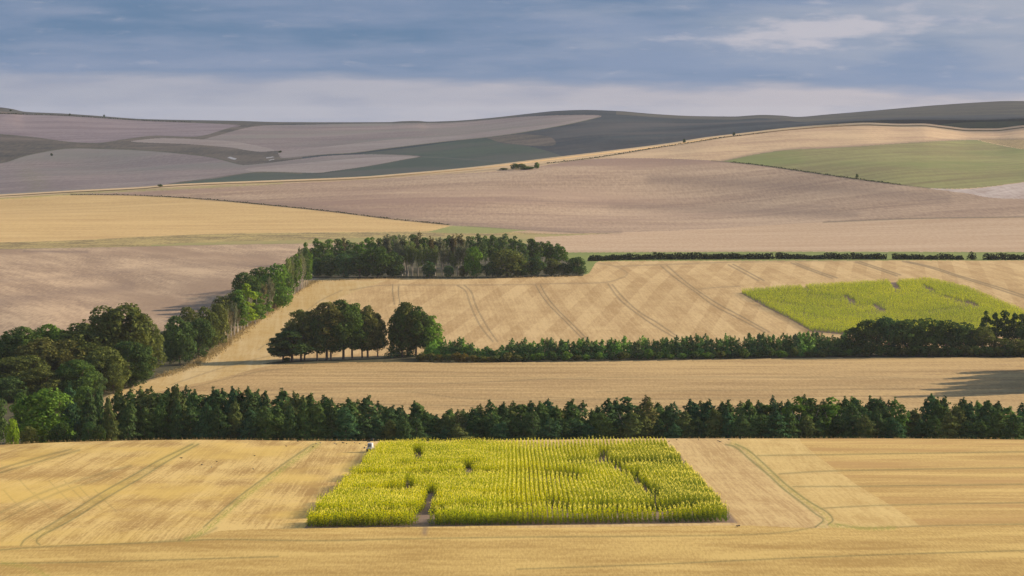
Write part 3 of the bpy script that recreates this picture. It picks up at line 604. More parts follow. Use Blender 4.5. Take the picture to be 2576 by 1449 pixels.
def proto_conifer(seed, H=12.0, R=3.0, top=.06, ragged=.25, droop=.55, n=2600, cs=.40):
    rng = np.random.default_rng(seed)
    h = H * (1 - rng.uniform(0, 1, n) ** .7 * .985); h = np.clip(h, .15, H)
    t = 1 - h / H
    prof = R * (top + (1 - top) * np.clip(t, 0, 1) ** .56) * (1 - .22 * np.clip((t - .8) / .2, 0, 1))
    ang = rng.uniform(0, 2 * math.pi, n)
    lob = 1 + ragged * (np.sin(ang * 3 + h * 1.7 + seed) * .5 + np.sin(ang * 5 - h * 2.9) * .35 + np.sin(h * 5.3 + ang * 2) * .45)
    lob *= 1 + .22 * np.sin(h * (2.1 + .3 * (seed % 4)) + seed)
    rr = prof * lob * rng.uniform(.62, 1.04, n)
    sw = .16 * R * np.sin(h / H * 5 + seed)
    P = np.stack([rr * np.cos(ang) + sw, rr * np.sin(ang) + sw * .5, h - rr * .12], 1)
    if seed % 3 == 2:                        # a second leader
        q = (h > H * .62) & (rng.uniform(0, 1, n) < .45); P[q, 0] += R * .42; P[q, 2] -= H * .07
    N = np.stack([np.cos(ang), np.sin(ang), np.full(n, .45)], 1)
    c1 = cards(P, N, cs, rng, .42, .45, droop * 2.2)
    m = 60; hh = rng.uniform(H * .93, H * 1.05, m); c2 = cards(np.stack([rng.normal(0, .12, m), rng.normal(0, .12, m), hh], 1), rng.normal(0, 1, (m, 3)), .22, rng, .35, .5, -2)
    V, Fq = join([c1, c2])
    tr = tube([(0, 0, -.8), (0, 0, H * .3), (.05, 0, H * .97)], [.24, .17, .02], 6)
    return mesh_np('trunk', *tr, [BARK], None, True), mesh_np('crown', V, Fq, [NEEDLE])
def proto_broad(seed, H=14.0, W=13.0, base=.06, n=4200, cs=.42, lobes=22, mat=None, bark=None, trunk_h=.25, tr=.34, fork=3, lr=(.17, .30), gap=0.0):
    rng = np.random.default_rng(seed); mat = mat or LEAF; bark = bark or BARK
    C, R_ = [], []
    zc = H * (base + 1) / 2; hz = H * (1 - base) / 2
    for i in range(lobes):
        for _ in range(40):
            v = rng.uniform(-1, 1, 3)
            if .3 < max(np.hypot(v[0], v[1]), abs(v[2])) and np.hypot(v[0], v[1]) < .95 * (1 - abs(v[2]) ** (2.2 if v[2] > 0 else 5)) ** .5: break
        w = W / 2 * (1 - .18 * max(0, v[2]))
        r = rng.uniform(*lr) * W
        c = np.array([v[0] * (w - r * .75), v[1] * (w - r * .75), zc + v[2] * (hz - r * .55)])
        c[2] = min(c[2], H - r * .8); C.append(c); R_.append(r)
    C = np.array(C); R_ = np.array(R_); pr = R_ ** 2 / (R_ ** 2).sum()
    k = rng.choice(len(C), n, p=pr); d = rng.normal(0, 1, (n, 3)); d[:, 2] += .25; d /= np.linalg.norm(d, axis=1)[:, None]
    rr = R_[k] * rng.uniform(.72, 1.08, n) ** 1.0
    P = C[k] + d * rr[:, None] * np.array([1, 1, .85])
    # keep the outer leaves: drop most of those deep inside another lobe
    deep = np.zeros(n, bool)
    for c, r in zip(C, R_): deep |= (np.linalg.norm((P - c) / np.array([1, 1, .85]), axis=1) < r * .62)
    keep = ~deep | (rng.uniform(0, 1, n) < .25); P, d = P[keep], d[keep]
    if gap:
        ph = rng.uniform(0, 6.28, 6); q = 5.2 / W
        f = np.sin(P[:, 0] * q * 1.7 + ph[0] + 1.3 * np.sin(P[:, 2] * q)) * np.sin(P[:, 1] * q * 1.9 + ph[1]) + .7 * np.sin(P[:, 2] * q * 2.6 + ph[2] + P[:, 0] * q) + .5 * np.sin((P[:, 0] - P[:, 1]) * q * 4 + ph[3])
        k2 = f > -1.25 + gap; P, d = P[k2], d[k2]
    P[:, 2] = np.maximum(P[:, 2], .1)
    V, Fq = cards(P, d, cs, rng, .7, .55, .4)
    parts = []
    th = H * trunk_h; lean = rng.normal(0, .25, 2)
    parts.append(tube([(0, 0, -.8), (0, 0, .3), (lean[0] * .3, lean[1] * .3, th * .6), (lean[0], lean[1], th)], [tr * 1.5, tr, tr * .85, tr * .75], 7))
    for i in range(fork):
        a = 2 * math.pi * i / fork + rng.uniform(-.5, .5); s = rng.uniform(.18, .34) * W
        e = np.array([lean[0] + math.cos(a) * s, lean[1] + math.sin(a) * s, H * rng.uniform(.62, .86)]); m_ = np.array([lean[0] + math.cos(a) * s * .45, lean[1] + math.sin(a) * s * .45, th + (e[2] - th) * .45])
        parts.append(tube([(lean[0], lean[1], th * .92), m_, e], [tr * .6, tr * .36, .05], 5))
        for q in range(2):
            e2 = m_ + np.array([math.cos(a + rng.normal(0, .8)) * s * .7, math.sin(a + rng.normal(0, .8)) * s * .7, H * rng.uniform(.08, .22)])
            parts.append(tube([m_, (m_ + e2) / 2 + (0, 0, .2), e2], [tr * .26, tr * .18, .03], 4))
    tv, tf = join(parts)
    return mesh_np('trunk', tv, tf, [bark], None, True), mesh_np('crown', V, Fq, [mat])
def proto_birch(seed, H=15.0, W=4.6, stems=3, n=900, cs=.30, green=.5):
    rng = np.random.default_rng(seed); parts = []; tips = []
    for i in range(stems):
        a = 2 * math.pi * i / stems + rng.uniform(-.6, .6); s = rng.uniform(.12, .3) * W; h = H * rng.uniform(.8, 1)
        b = np.array([math.cos(a) * .15, math.sin(a) * .15, -.6]); m1 = np.array([math.cos(a) * s * .3, math.sin(a) * s * .3, h * .3]); m2 = np.array([math.cos(a) * s * .8, math.sin(a) * s * .8, h * .65]); e = np.array([math.cos(a) * s, math.sin(a) * s, h * .97])
        parts.append(tube([b, m1, m2, e], [.19, .14, .08, .02], 5))
        for q in range(13):
            t = rng.uniform(.3, .95); p = m1 + (m2 - m1) * (t - .3) / .35 if t < .65 else m2 + (e - m2) * (t - .65) / .35
            a2 = rng.uniform(0, 2 * math.pi); L = W * .45 * (1.15 - t) * rng.uniform(.6, 1.3) + .3
            e2 = p + np.array([math.cos(a2) * L * .7, math.sin(a2) * L * .7, L * 1.9]); e2[2] = min(e2[2], H)
            parts.append(tube([p, (p + e2) / 2 + (math.cos(a2) * L * .15, math.sin(a2) * L * .15, -.1), e2], [.06, .04, .015], 3)); tips.append((p, e2))
    k = rng.integers(0, len(tips), n); t = rng.uniform(.25, 1.1, n)[:, None]
    A = np.array([q[0] for q in tips])[k]; B = np.array([q[1] for q in tips])[k]
    P = A + (B - A) * t + rng.normal(0, .28, (n, 3)); N = rng.normal(0, 1, (n, 3))
    V, Fq = cards(P, N, cs, rng, .5, .3, -.5)
    tv, tf = join(parts)
    return mesh_np('trunk', tv, tf, [PALE], None, True), mesh_np('crown', V, Fq, [TWIG])

BEECH_W = 1.08
PROTO = {
    'conifer': [(proto_conifer(s, 12, 3.0, .05, rg, dr), 12.0, 6.0) for s, rg, dr in ((1, .25, .6), (2, .32, .5), (3, .2, .9), (4, .36, .7), (5, .28, 1.0), (6, .4, .4), (7, .3, .8), (8, .35, .3))],
    'spruce': [(proto_conifer(s, 12, 2.6, .02, .36, .2, 2000, .36), 12.0, 5.2) for s in (11, 12, 13)],
    'young': [(proto_conifer(s, 7, 2.1, .10, .6, -.5, 620, .44), 7.0, 4.2) for s in (21, 22, 23, 24, 25, 26)],
    'broad': [(proto_broad(s, 14, 13, .03, 6500, .38, 40, lr=(.10, .24), gap=.25), 14.0, 13.0) for s in (31, 32, 33, 34)],
    'giant': [(proto_broad(s, 24, 20, .02, 16000, .46, 95, trunk_h=.12, tr=.6, lr=(.07, .19), gap=.2), 24.0, 20.0) for s in (41, 42, 43)],
    'beech': [(proto_broad(s, 21, 14, .14, 11000, .38, 60, trunk_h=.34, tr=.40, fork=6, lr=(.08, .20), gap=.42), 21.0, 13.0) for s in (51, 52, 53, 54)],
    'birch': [(proto_birch(s, 15, 4.6, st, nn, .30), 15.0, 4.6) for s, st, nn in ((61, 3, 1100), (62, 2, 800), (63, 4, 1700), (64, 3, 2200))],
    'leafy': [(proto_broad(s, 16, 6.5, .12, 2600, .34, 30, lr=(.10, .24), gap=.45, trunk_h=.3, tr=.2, bark=PALE), 16.0, 6.5) for s in (71, 72, 73)],
    'shrub': [(proto_broad(s, 4, 5, .0, 1300, .26, 10, trunk_h=.1, tr=.08), 4.0, 5.0) for s in (81, 82, 83)],
}
TINT = {'dark green': (.78, .92, .85), 'mid green': (1.0, 1.15, .85), 'bright green': (1.55, 2.0, .8), 'yellow green': (2.6, 2.6, .8), 'olive': (1.35, 1.15, .95), 'brown olive': (1.6, 1.15, 1.05), 'blue green': (.72, 1.02, 1.12),
        'grey green': (1.25, 1.35, 1.35), 'fresh green': (1.35, 1.7, .9), 'reddish brown': (2.2, 1.25, .9)}
RNG = random.Random(7)
NAMES = {'conifer': ('conifer_tree', 'tree'), 'spruce': ('conifer_tree', 'tree'), 'young': ('young_conifer', 'tree'), 'broad': ('broadleaf_tree', 'tree'), 'giant': ('broadleaf_tree', 'tree'), 'beech': ('beech_tree', 'tree'),
         'birch': ('birch_tree', 'tree'), 'leafy': ('poplar_tree', 'tree'), 'shrub': ('shrub', 'shrub')}
def tree(kind, x, X, d, z, hm, wm, tint, label, group):
    (tm, cm), H, W = RNG.choice(PROTO[kind]); nm, cat = NAMES[kind]
    e = link(nm, None, None, (X, d, z)); e.empty_display_size = .5
    if kind == 'beech': wm *= BEECH_W
    if kind == 'giant': wm *= 1.12
    if kind == 'leafy': wm *= 1.2
    e.rotation_euler = (0, 0, RNG.uniform(0, 6.28)); e.scale = (wm / W, wm / W, hm / H)
    tag(e, label, cat, group)
    t = link('trunk', tm, e); c = link('crown', cm, e); k = RNG.uniform(.88, 1.14)
    b = TINT[tint]; b = tuple(v * (1.5 if kind == 'young' else 1.0) for v in b); c.color = (b[0] * k * RNG.uniform(.95, 1.05), b[1] * k, b[2] * k, 1)
    return e
ORD = ['first', 'second', 'third', 'fourth', 'fifth', 'sixth', 'seventh', 'eighth', 'ninth', 'tenth', 'eleventh', 'twelfth', 'thirteenth', 'fourteenth', 'fifteenth', 'sixteenth', 'seventeenth', 'eighteenth', 'nineteenth', 'twentieth',
       'twenty first', 'twenty second', 'twenty third', 'twenty fourth', 'twenty fifth', 'twenty sixth', 'twenty seventh', 'twenty eighth', 'twenty ninth', 'thirtieth']
def plant_row(items, what, place, marks, group):
    """items: (kind, x, ybase or ('d', d), ytop, width px, tint); marks: (x, landmark words) used to single each one out"""
    items = sorted(items, key=lambda t: t[1]); cnt = {}
    for it in items:                          # ordinals to the right of each mark, or left of the next one if nearer
        pass
    marks = sorted(marks)
    for i, it in enumerate(items):
        kind, x, yb, yt, w, tint = it
        li = max([m for m in marks if m[0] <= x], default=None); ri = min([m for m in marks if m[0] > x], default=None)
        nl = sum(1 for q in items if li and li[0] <= q[1] < x); nr = sum(1 for q in items if ri and x < q[1] < ri[0])
        if ri is None or (li is not None and nl <= nr): side, m, n = 'right of', li[1], nl
        else: side, m, n = 'left of', ri[1], nr
        if isinstance(yb, tuple):
            d = yb[1]; X = d * (x - CX) / F; z = z_at(X, d)
        else:
            X, d, z = ground_at(x, yb, 1)
        top = CZ + d * (YH - yt) / F; hm = max(1.0, top - z); wm = w * d / F
        lab = f"{tint} {what} in {place}, {ORD[min(n, 29)]} {side} {m}"
        tree(kind, x, X, d, z - .05, hm, wm, tint, lab, group)

# front belt: tall row
tops = [(305, 985), (330, 984), (354, 978), (380, 977), (402, 985), (424, 981), (446, 972), (468, 975), (490, 986), (512, 989), (536, 979), (560, 983), (583, 977), (600, 980), (624, 977), (649, 984), (669, 988), (707, 983), (739, 988), (762, 1000), (784, 994), (813, 998), (834, 1005),
        (856, 1008), (876, 1004), (900, 1010), (928, 999), (951, 1013), (972, 1028), (989, 1022), (1012, 1024), (1043, 1012), (1068, 1036), (1098, 1045), (1118, 1043), (1136, 1030), (1152, 1034), (1166, 1032), (1188, 1028), (1208, 1019), (1230, 1010), (1250, 1030), (1267, 1015),
        (1291, 1012), (1311, 1014), (1334, 1013), (1358, 1014), (1378, 1008), (1400, 1024), (1419, 1023), (1440, 1008), (1466, 1012), (1488, 1032), (1502, 1023), (1532, 1006), (1552, 1006), (1571, 997), (1600, 1026), (1625, 998), (1655, 1016), (1678, 1024), (1696, 1014), (1736, 1009),
        (1762, 1012), (1786, 1009), (1817, 1013), (1832, 1010), (1863, 1012), (1884, 1009), (1908, 1011), (1928, 1015), (1944, 1000), (1966, 1012), (1983, 1009), (2005, 996), (2024, 997), (2042, 1000), (2071, 1009), (2093, 998), (2110, 1012), (2126, 1002), (2142, 1001), (2159, 1004),
        (2189, 1001), (2214, 1003), (2236, 1010), (2252, 1004), (2274, 1048), (2304, 1031), (2343, 994), (2360, 1004), (2379, 1001), (2403, 1020), (2424, 1004), (2444, 1014), (2458, 1012), (2487, 1011), (2512, 1014), (2541, 1026), (2571, 1018), (2600, 1010)]
FM = [(190, 'the round green tree'), (938, 'the white vehicle'), (1670, 'the maize back corner'), (2288, 'the gap'), (2700, 'the right edge')]
r = random.Random(3); tall = []
for i, (x, y) in enumerate(tops):
    nb = min([abs(x - q[0]) for q in tops if q[0] != x]); w = max(56, min(96, nb * 2.7 + 26)) * r.uniform(.92, 1.15)
    if x in (2343,): w = 95
    tint = r.choice(['dark green', 'dark green', 'mid green', 'blue green', 'olive', 'dark green', 'mid green'] if x > 250 else ['dark green'])
    if x in (2005, 2024, 2093, 2142, 2252, 2458, 2541): tint = 'fresh green'
    if x > 250 and r.random() < .10: kind = 'leafy'; tint = r.choice(['olive', 'mid green', 'brown olive'])
    kind = 'leafy' if (r.random() < .08 and x > 400) else 'spruce' if (r.random() < .3 or x in (649, 669, 1440, 1311, 1830)) else 'conifer'
    tall.append((kind, x, ('d', 700 + r.uniform(-6, 10) + (10 if i % 2 else -4)), y, w, tint))
plant_row(tall, 'tall conifer', 'the front belt', FM, 'tall conifers in the front belt')
# lower trees standing in front of them
low = [('conifer', 275, ('d', 678), 1000, 46, 'olive'), ('conifer', 222, ('d', 690), 985, 60, 'dark green'), ('conifer', 250, ('d', 696), 982, 60, 'dark green')]
x = 322
while x < 2560:
    if not 2262 < x < 2300:
        base_top = np.interp(x, [p[0] for p in tops], [p[1] for p in tops])
        low.append(('conifer', x, ('d', 684 + r.uniform(-5, 5)), base_top + r.uniform(16, 52), r.uniform(54, 80), r.choice(['dark green', 'mid green', 'blue green', 'dark green', 'olive', 'mid green', 'fresh green' if x < 900 else 'dark green'])))
    x += r.uniform(30, 44)
plant_row(low, 'lower conifer', 'the front belt', FM, 'lower conifers in the front belt')
# broadleaf trees at the left end of the front belt
LE = [(-40, 'the left edge'), (300, 'the first tall conifers')]
plant_row([('broad', 112, ('d', 690), 978, 190, 'fresh green'), ('broad', 32, ('d', 676), 1050, 42, 'yellow green'), ('broad', -18, ('d', 700), 985, 90, 'grey green'), ('broad', 62, ('d', 716), 988, 90, 'mid green'), ('conifer', 176, ('d', 712), 968, 70, 'blue green'),
           ('broad', 205, ('d', 724), 972, 80, 'mid green'), ('broad', 150, ('d', 676), 1062, 70, 'dark green'), ('broad', 75, ('d', 672), 1070, 60, 'olive'), ('broad', 225, ('d', 674), 1060, 44, 'blue green'), ('broad', 250, ('d', 673), 1066, 36, 'dark green')],
          'leafy tree', 'the front corner wood', LE, 'trees at the left end of the front belt')
# the big trees above them
plant_row([('giant', -20, 985, 905, 150, 'olive'), ('giant', 45, 985, 888, 165, 'olive'), ('giant', 128, 975, 845, 185, 'brown olive'), ('giant', 205, 968, 826, 190, 'olive'), ('giant', 292, 962, 751, 190, 'olive'), ('giant', 352, 952, 800, 120, 'olive'), ('giant', 330, 975, 850, 120, 'dark green'),
           ('giant', -30, 930, 855, 130, 'dark green'), ('giant', 52, 935, 822, 130, 'mid green'), ('giant', 126, 930, 816, 130, 'fresh green'), ('giant', 215, 940, 808, 140, 'olive'), ('giant', 262, 985, 872, 120, 'olive'), ('giant', 190, 1000, 905, 120, 'mid green'), ('giant', 95, 1005, 925, 130, 'olive'),
           ('giant', 20, 1010, 945, 110, 'grey green'), ('broad', 285, 990, 925, 60, 'olive'), ('broad', 240, 995, 935, 70, 'grey green')],
          'huge tree', 'the left wood', [(-60, 'the left edge'), (300, 'the domed peak tree'), (420, 'the belt gap')], 'huge spreading trees of the left wood')
# belt climbing the slope
plant_row([('broad', 452, 918, 795, 100, 'dark green'), ('broad', 500, 902, 800, 92, 'dark green'), ('broad', 432, 905, 808, 70, 'mid green'), ('broad', 520, 884, 772, 76, 'olive'), ('broad', 480, 880, 772, 84, 'olive'), ('broad', 550, 868, 764, 70, 'olive'),
           ('broad', 560, 840, 745, 76, 'olive'), ('leafy', 598, 838, 728, 60, 'fresh green'), ('leafy', 622, 826, 712, 60, 'yellow green'), ('leafy', 642, 816, 730, 52, 'fresh green'), ('leafy', 664, 796, 728, 46, 'fresh green'), ('broad', 640, 790, 705, 90, 'mid green'),
           ('broad', 690, 778, 664, 104, 'fresh green'), ('broad', 655, 760, 668, 96, 'mid green'), ('broad', 712, 768, 680, 70, 'mid green'), ('broad', 615, 770, 685, 76, 'mid green'), ('broad', 590, 800, 735, 70, 'olive')],
          'round tree', 'the climbing belt', [(400, 'the belt gap'), (780, 'the middle wood')], 'round trees of the belt up the slope')
bl = []
for k in range(17):
    t = k / 16; x = 548 + 132 * t; y = np.interp(x, [548, 590, 640, 680], [868, 848, 815, 790]) - r.uniform(0, 8); bl.append(('birch', x, y, y - r.uniform(66, 86), r.uniform(20, 30), r.choice(['grey green', 'olive', 'grey green'])))
for k in range(13):
    x = 722 + 52 * k / 12; y = np.interp(x, [722, 780], [752, 716]); bl.append((r.choice(['birch', 'birch', 'leafy']), x, y, y - r.uniform(90, 118), r.uniform(22, 32), r.choice(['grey green', 'fresh green', 'mid green'])))
plant_row(bl, 'pale stemmed birch', 'climbing belt', [(545, 'the round trees'), (700, 'the dark dome'), (790, 'the middle wood')], 'pale stemmed birches of the climbing belt')
# middle wood
mw = []
for x, b, t, w, ti in ((800, 696, 645, 60, 'dark green'), (832, 697, 640, 64, 'dark green'), (866, 698, 638, 66, 'blue green'), (905, 698, 636, 74, 'dark green'), (950, 698, 618, 96, 'mid green'), (990, 698, 634, 66, 'dark green'), (1275, 696, 627, 108, 'olive'), (1240, 697, 655, 60, 'dark green'),
                       (1345, 695, 642, 66, 'dark green'), (1388, 693, 650, 56, 'olive'), (1450, 692, 646, 60, 'dark green'), (1418, 693, 662, 40, 'dark green'), (1080, 698, 655, 44, 'blue green'), (1128, 697, 668, 36, 'blue green'), (1310, 696, 650, 60, 'mid green'), (1192, 697, 620, 56, 'bright green'),
                       (1165, 697, 668, 30, 'brown olive'), (790, 680, 620, 50, 'mid green')):
    mw.append(('broad', x, b, t, w, ti))
plant_row(mw, 'round tree', 'the middle wood front', [(780, 'its left end'), (1150, 'its pale trunks'), (1500, 'its right end')], 'round trees along the front of the middle wood')
bw = []
for k in range(40):
    x = 800 + 610 * k / 39 + r.uniform(-5, 5)
    t = np.interp(x, [790, 830, 880, 960, 1100, 1230, 1330, 1400, 1415], [594, 604, 600, 588, 586, 586, 592, 604, 615]) + r.uniform(-5, 10)
    bare = 1000 < x < 1175
    kd = 'birch' if (bare and r.random() < .75) or r.random() < .12 else 'leafy'
    bw.append((kd, x, r.uniform(678, 690) if bare else r.uniform(662, 684), t, r.uniform(26, 40), r.choice(['mid green', 'fresh green', 'grey green', 'fresh green', 'mid green']) if kd == 'leafy' else r.choice(['grey green', 'olive', 'grey green'])))
for k in range(12):
    x = 1012 + 14 * k + r.uniform(-4, 4); bw.append(('birch', x, 694, r.uniform(606, 640), r.uniform(22, 34), r.choice(['olive', 'grey green', 'fresh green'])))
plant_row(bw, 'slender tree', 'middle wood', [(780, 'its left end'), (1090, 'its barest trunks'), (1500, 'its right end')], 'slender tall trees of the middle wood')
# clump of beeches
plant_row([('beech', 735, 909, 822, 112, 'dark green'), ('beech', 712, 908, 834, 80, 'dark green'), ('beech', 757, 907, 772, 84, 'olive'), ('beech', 766, 905, 800, 70, 'dark green'), ('beech', 798, 907, 790, 70, 'dark green'), ('beech', 822, 905, 757, 104, 'brown olive'), ('beech', 832, 905, 775, 80, 'dark green'),
           ('beech', 864, 903, 752, 104, 'mid green'), ('beech', 886, 901, 757, 84, 'fresh green'), ('beech', 911, 900, 782, 70, 'dark green'), ('beech', 925, 899, 768, 84, 'brown olive'), ('beech', 950, 897, 790, 54, 'dark green'), ('beech', 1012, 897, 768, 66, 'mid green'), ('beech', 1026, 896, 757, 88, 'olive'),
           ('beech', 1046, 896, 768, 84, 'mid green'), ('beech', 1076, 894, 790, 84, 'bright green')],
          'tall beech', 'the lone clump', [(690, 'its left end'), (960, 'the slot of light'), (1100, 'its right end')], 'tall beeches of the lone clump')
plant_row([('young', 985, 897, 862, 34, 'dark green'), ('young', 1004, 896, 868, 30, 'dark green'), ('young', 1032, 896, 866, 30, 'dark green'), ('shrub', 722, 909, 898, 26, 'dark green')],
          'small dark tree', 'the clump foot', [(700, 'its left end'), (1100, 'its right end')], 'small dark trees under the beeches')
# young plantation beside the clump
yg = []; x = 1072
while x < 2140:
    b = np.interp(x, [1072, 1300, 1600, 2140], [903, 905, 900, 893]); t = np.interp(x, [1072, 1120, 1165, 1195, 1215, 1235, 1258, 1285, 1450, 1700, 1900, 2100], [868, 850, 853, 872, 880, 868, 878, 856, 856, 848, 842, 840])
    yg.append(('young', x, b - r.uniform(0, 3), t + r.uniform(-6, 10), r.uniform(26, 40), r.choice(['fresh green', 'mid green', 'fresh green', 'mid green', 'bright green', 'olive'] if x < 1700 else ['mid green', 'dark green', 'mid green', 'fresh green'])))
    x += r.uniform(9, 14)
YM = [(1066, 'the beech clump'), (1262, 'the plantation gap'), (1700, 'the last wheel tracks'), (2150, 'the dark round trees')]
plant_row(yg, 'young conifer', 'the plantation', YM, 'young conifers of the plantation')
ys = []; x = 1060
while x < 2150:
    b = np.interp(x, [1060, 1200, 1300, 1600, 2150], [909, 911, 909, 904, 896]); ys.append(('shrub', x, b, b - r.uniform(12, 26), r.uniform(26, 44), r.choice(['brown olive', 'olive', 'reddish brown', 'olive'] if x < 1300 else ['mid green', 'fresh green', 'olive', 'dark green'])))
    x += r.uniform(17, 27) if x < 1300 else r.uniform(24, 38)
plant_row(ys, 'low shrub', 'the plantation foot', YM, 'low shrubs along the foot of the plantation')
# dark trees at the right
plant_row([('shrub', 2160 + 27 * q, 896, 872 - (q * 7) % 9, 44, ('dark green', 'olive', 'mid green')[q % 3]) for q in range(18)], 'low bush', 'the right wood foot', [(2140, 'the plantation'), (2700, 'the picture edge')], 'low bushes along the foot of the right wood')
plant_row([('broad', 2150, 893, 822, 70, 'dark green'), ('broad', 2186, 894, 803, 92, 'dark green'), ('broad', 2232, 893, 797, 100, 'blue green'), ('broad', 2282, 893, 799, 98, 'dark green'), ('broad', 2332, 892, 797, 96, 'mid green'), ('broad', 2380, 892, 802, 92, 'dark green'), ('broad', 2425, 892, 808, 90, 'dark green'),
           ('broad', 2470, 892, 822, 84, 'olive'), ('broad', 2520, 893, 850, 80, 'olive'), ('broad', 2566, 895, 852, 90, 'olive'), ('leafy', 2482, 880, 781, 34, 'dark green'), ('leafy', 2505, 880, 783, 30, 'dark green'), ('leafy', 2528, 880, 777, 34, 'dark green'), ('leafy', 2552, 880, 784, 32, 'dark green'),
           ('leafy', 2574, 880, 786, 36, 'dark green'), ('broad', 2600, 885, 800, 100, 'dark green'), ('broad', 2650, 885, 790, 110, 'dark green')],
          'dense tree', 'the right wood', [(2140, 'the plantation'), (2476, 'the upright tops'), (2700, 'the picture edge')], 'dense dark trees of the right wood')
plant_row([('broad', 2668 + (q * 37) % 70, ('d', 925 + q * 11), 800 + (q * 13) % 24, 110, ('dark green', 'mid green', 'olive')[q % 3]) for q in range(9)],
          'tall tree', 'edge spinney', [(2650, 'the picture edge'), (3000, 'its far end')], 'tall trees just beyond the right edge')
# lone trees of the upper land
for kd, x, y, t, w, ti, sh, lab in (('broad', 1296, 426, 410, 28, 'mid green', 1, 'left half of the bush pair on the bright ridge verge'), ('broad', 1312, 426, 411, 26, 'olive', 1, 'squat olive bush beside the ridge bush pair'), ('shrub', 1328, 426, 418, 40, 'mid green', 1, 'low flat bush between the ridge bushes and the round ridge tree'),
                                    ('broad', 1350, 424, 407, 18, 'fresh green', 1, 'small round tree standing at the right of the ridge bushes'), ('shrub', 1268, 427, 422, 30, 'olive', 1, 'thin low scrub left of the ridge bushes'),
                                    ('broad', 1721, 360, 349, 9, 'dark green', 1, 'tiny dark tree on the ridge verge, lower of two'), ('broad', 1846, 343, 332, 8, 'dark green', 1, 'tiny dark tree on the ridge verge, upper of two'),
                                    ('broad', 2156, 447, 437, 9, 'dark green', 1, 'tiny lone tree on the lower edge of the green pasture'), ('shrub', 403, 469, 463, 16, 'dark green', 1, 'small dark bush on the left part of the bright ridge'),
                                    ('shrub', 705, 384, 378, 9, 'dark green', 2, 'dark thicket beside the chalk scrapes in the far valley'), ('shrub', 176, 289, 285, 7, 'dark green', 2, 'left one of two tiny bushes on the far left skyline'),
                                    ('broad', 262, 295, 288, 6, 'dark green', 2, 'right one of two tiny bushes on the far left skyline'), ('shrub', 27, 280, 275, 8, 'dark green', 2, 'tiny bush below the far left hilltop'), ('shrub', 130, 392, 385, 8, 'dark green', 2, 'small thorn bush above the far left dome field')):
    X, d, z = ground_at(x, y, sh); tree(kd, x, X, d, z - .1, CZ + d * (YH - t) / F - z, w * d / F, ti, lab, None)

# ------------------------------------------------------------------ hedges and rough grass
HEDGE = leaf_mat('hedge_leaves', (.022, .034, .014), (.05, .062, .022), .2, False, .8)
DRY = leaf_mat('dry_grass_blades', (.20, .145, .06), (.42, .32, .15), .3, False, .6)
def along_line(pts, sheet, step, rng):
    p = catmull(pts, 8); G = np.array([ground_at(a, b, sheet) for a, b in p])
    seg = np.linalg.norm(np.diff(G[:, :2], axis=0), axis=1); s = np.concatenate([[0], np.cumsum(seg)]); n = max(2, int(s[-1] / step))
    q = rng.uniform(0, s[-1], n); X = np.interp(q, s, G[:, 0]); Yy = np.interp(q, s, G[:, 1]); return X, Yy, s[-1], q
def hedge(pts, h, w, label, per=9.0, sheet=1, cs=.5, mat=None, rag=.35, group='clipped hedges'):
    rng = np.random.default_rng(abs(hash(label)) % 1000 if False else len(label) * 37 + int(pts[0][0]))
    X, Yy, L, q = along_line(pts, sheet, 1 / per, rng); n = len(X)
    hh = h * (1 + rag * (np.sin(q * .55) * .5 + np.sin(q * .23 + 2) * .6 + np.sin(q * 1.3) * .3)); a = rng.uniform(0, math.pi, n)
    X = X + np.cos(a) * w / 2 * rng.uniform(.6, 1, n); Yy = Yy + rng.uniform(-1, 1, n) * w / 2
    z = z_arr(X, Yy) + np.abs(np.sin(a)) ** .5 * hh * rng.uniform(.02, 1.0, n) ** .8
    ox, oy = X.mean(), Yy.mean(); oz = z.min()
    N = np.stack([np.cos(a) * .4, rng.normal(-.3, .5, n), np.full(n, .6)], 1)
    V, Fq = cards(np.stack([X - ox, Yy - oy, z - oz], 1), N, cs, rng, .7, .5)
    o = link('hedge', mesh_np('hedge', V, Fq, [mat or HEDGE]), None, (ox, oy, oz)); tag(o, label, 'hedge', group); return o
hx = lambda c: 1663 + .3551 * c
RUNS = [(1484, 1640, 2.6, 'dark hedge run starting at the right end of the middle wood'), (1641, 1748, 3.2, 'dark hedge run with the two tallest bushes near its middle'), (1749, hx(470), 2.9, 'dark hedge run of even height, third piece right of the middle wood'),
        (hx(475), hx(785), 2.8, 'long dark hedge run that ends at the first narrow gap'), (hx(815), hx(945), 2.8, 'short thick hedge piece just right of the first narrow gap'), (hx(950), hx(1155), 2.0, 'low hedge piece between two thicker pieces above the light harvest bands'),
        (hx(1162), hx(1320), 2.9, 'hedge piece ending in a high rounded bush'), (hx(1336), hx(1590), 2.8, 'thick hedge piece between two clear gaps above the far maize'), (hx(1642), hx(1760), 2.7, 'hedge piece right of the widest gap'),
        (hx(1768), hx(1870), 2.3, 'flat topped short hedge piece above the far maize notch'), (hx(1888), hx(1950), 1.8, 'small low hedge piece with gaps on both sides'), (hx(1960), hx(2070), 2.6, 'hedge piece tapering down to the right'),
        (hx(2090), hx(2130), 1.7, 'tiny low remnant of hedge'), (hx(2180), hx(2222), 3.3, 'single upright bush left over from the hedge'), (hx(2290), hx(2370), 2.7, 'hedge piece fourth from the right edge'), (hx(2380), hx(2455), 2.9, 'hedge piece third from the right edge'),
        (hx(2464), hx(2530), 2.4, 'hedge piece second from the right edge'), (hx(2545), hx(2660), 2.2, 'hedge piece cut off by the right edge')]
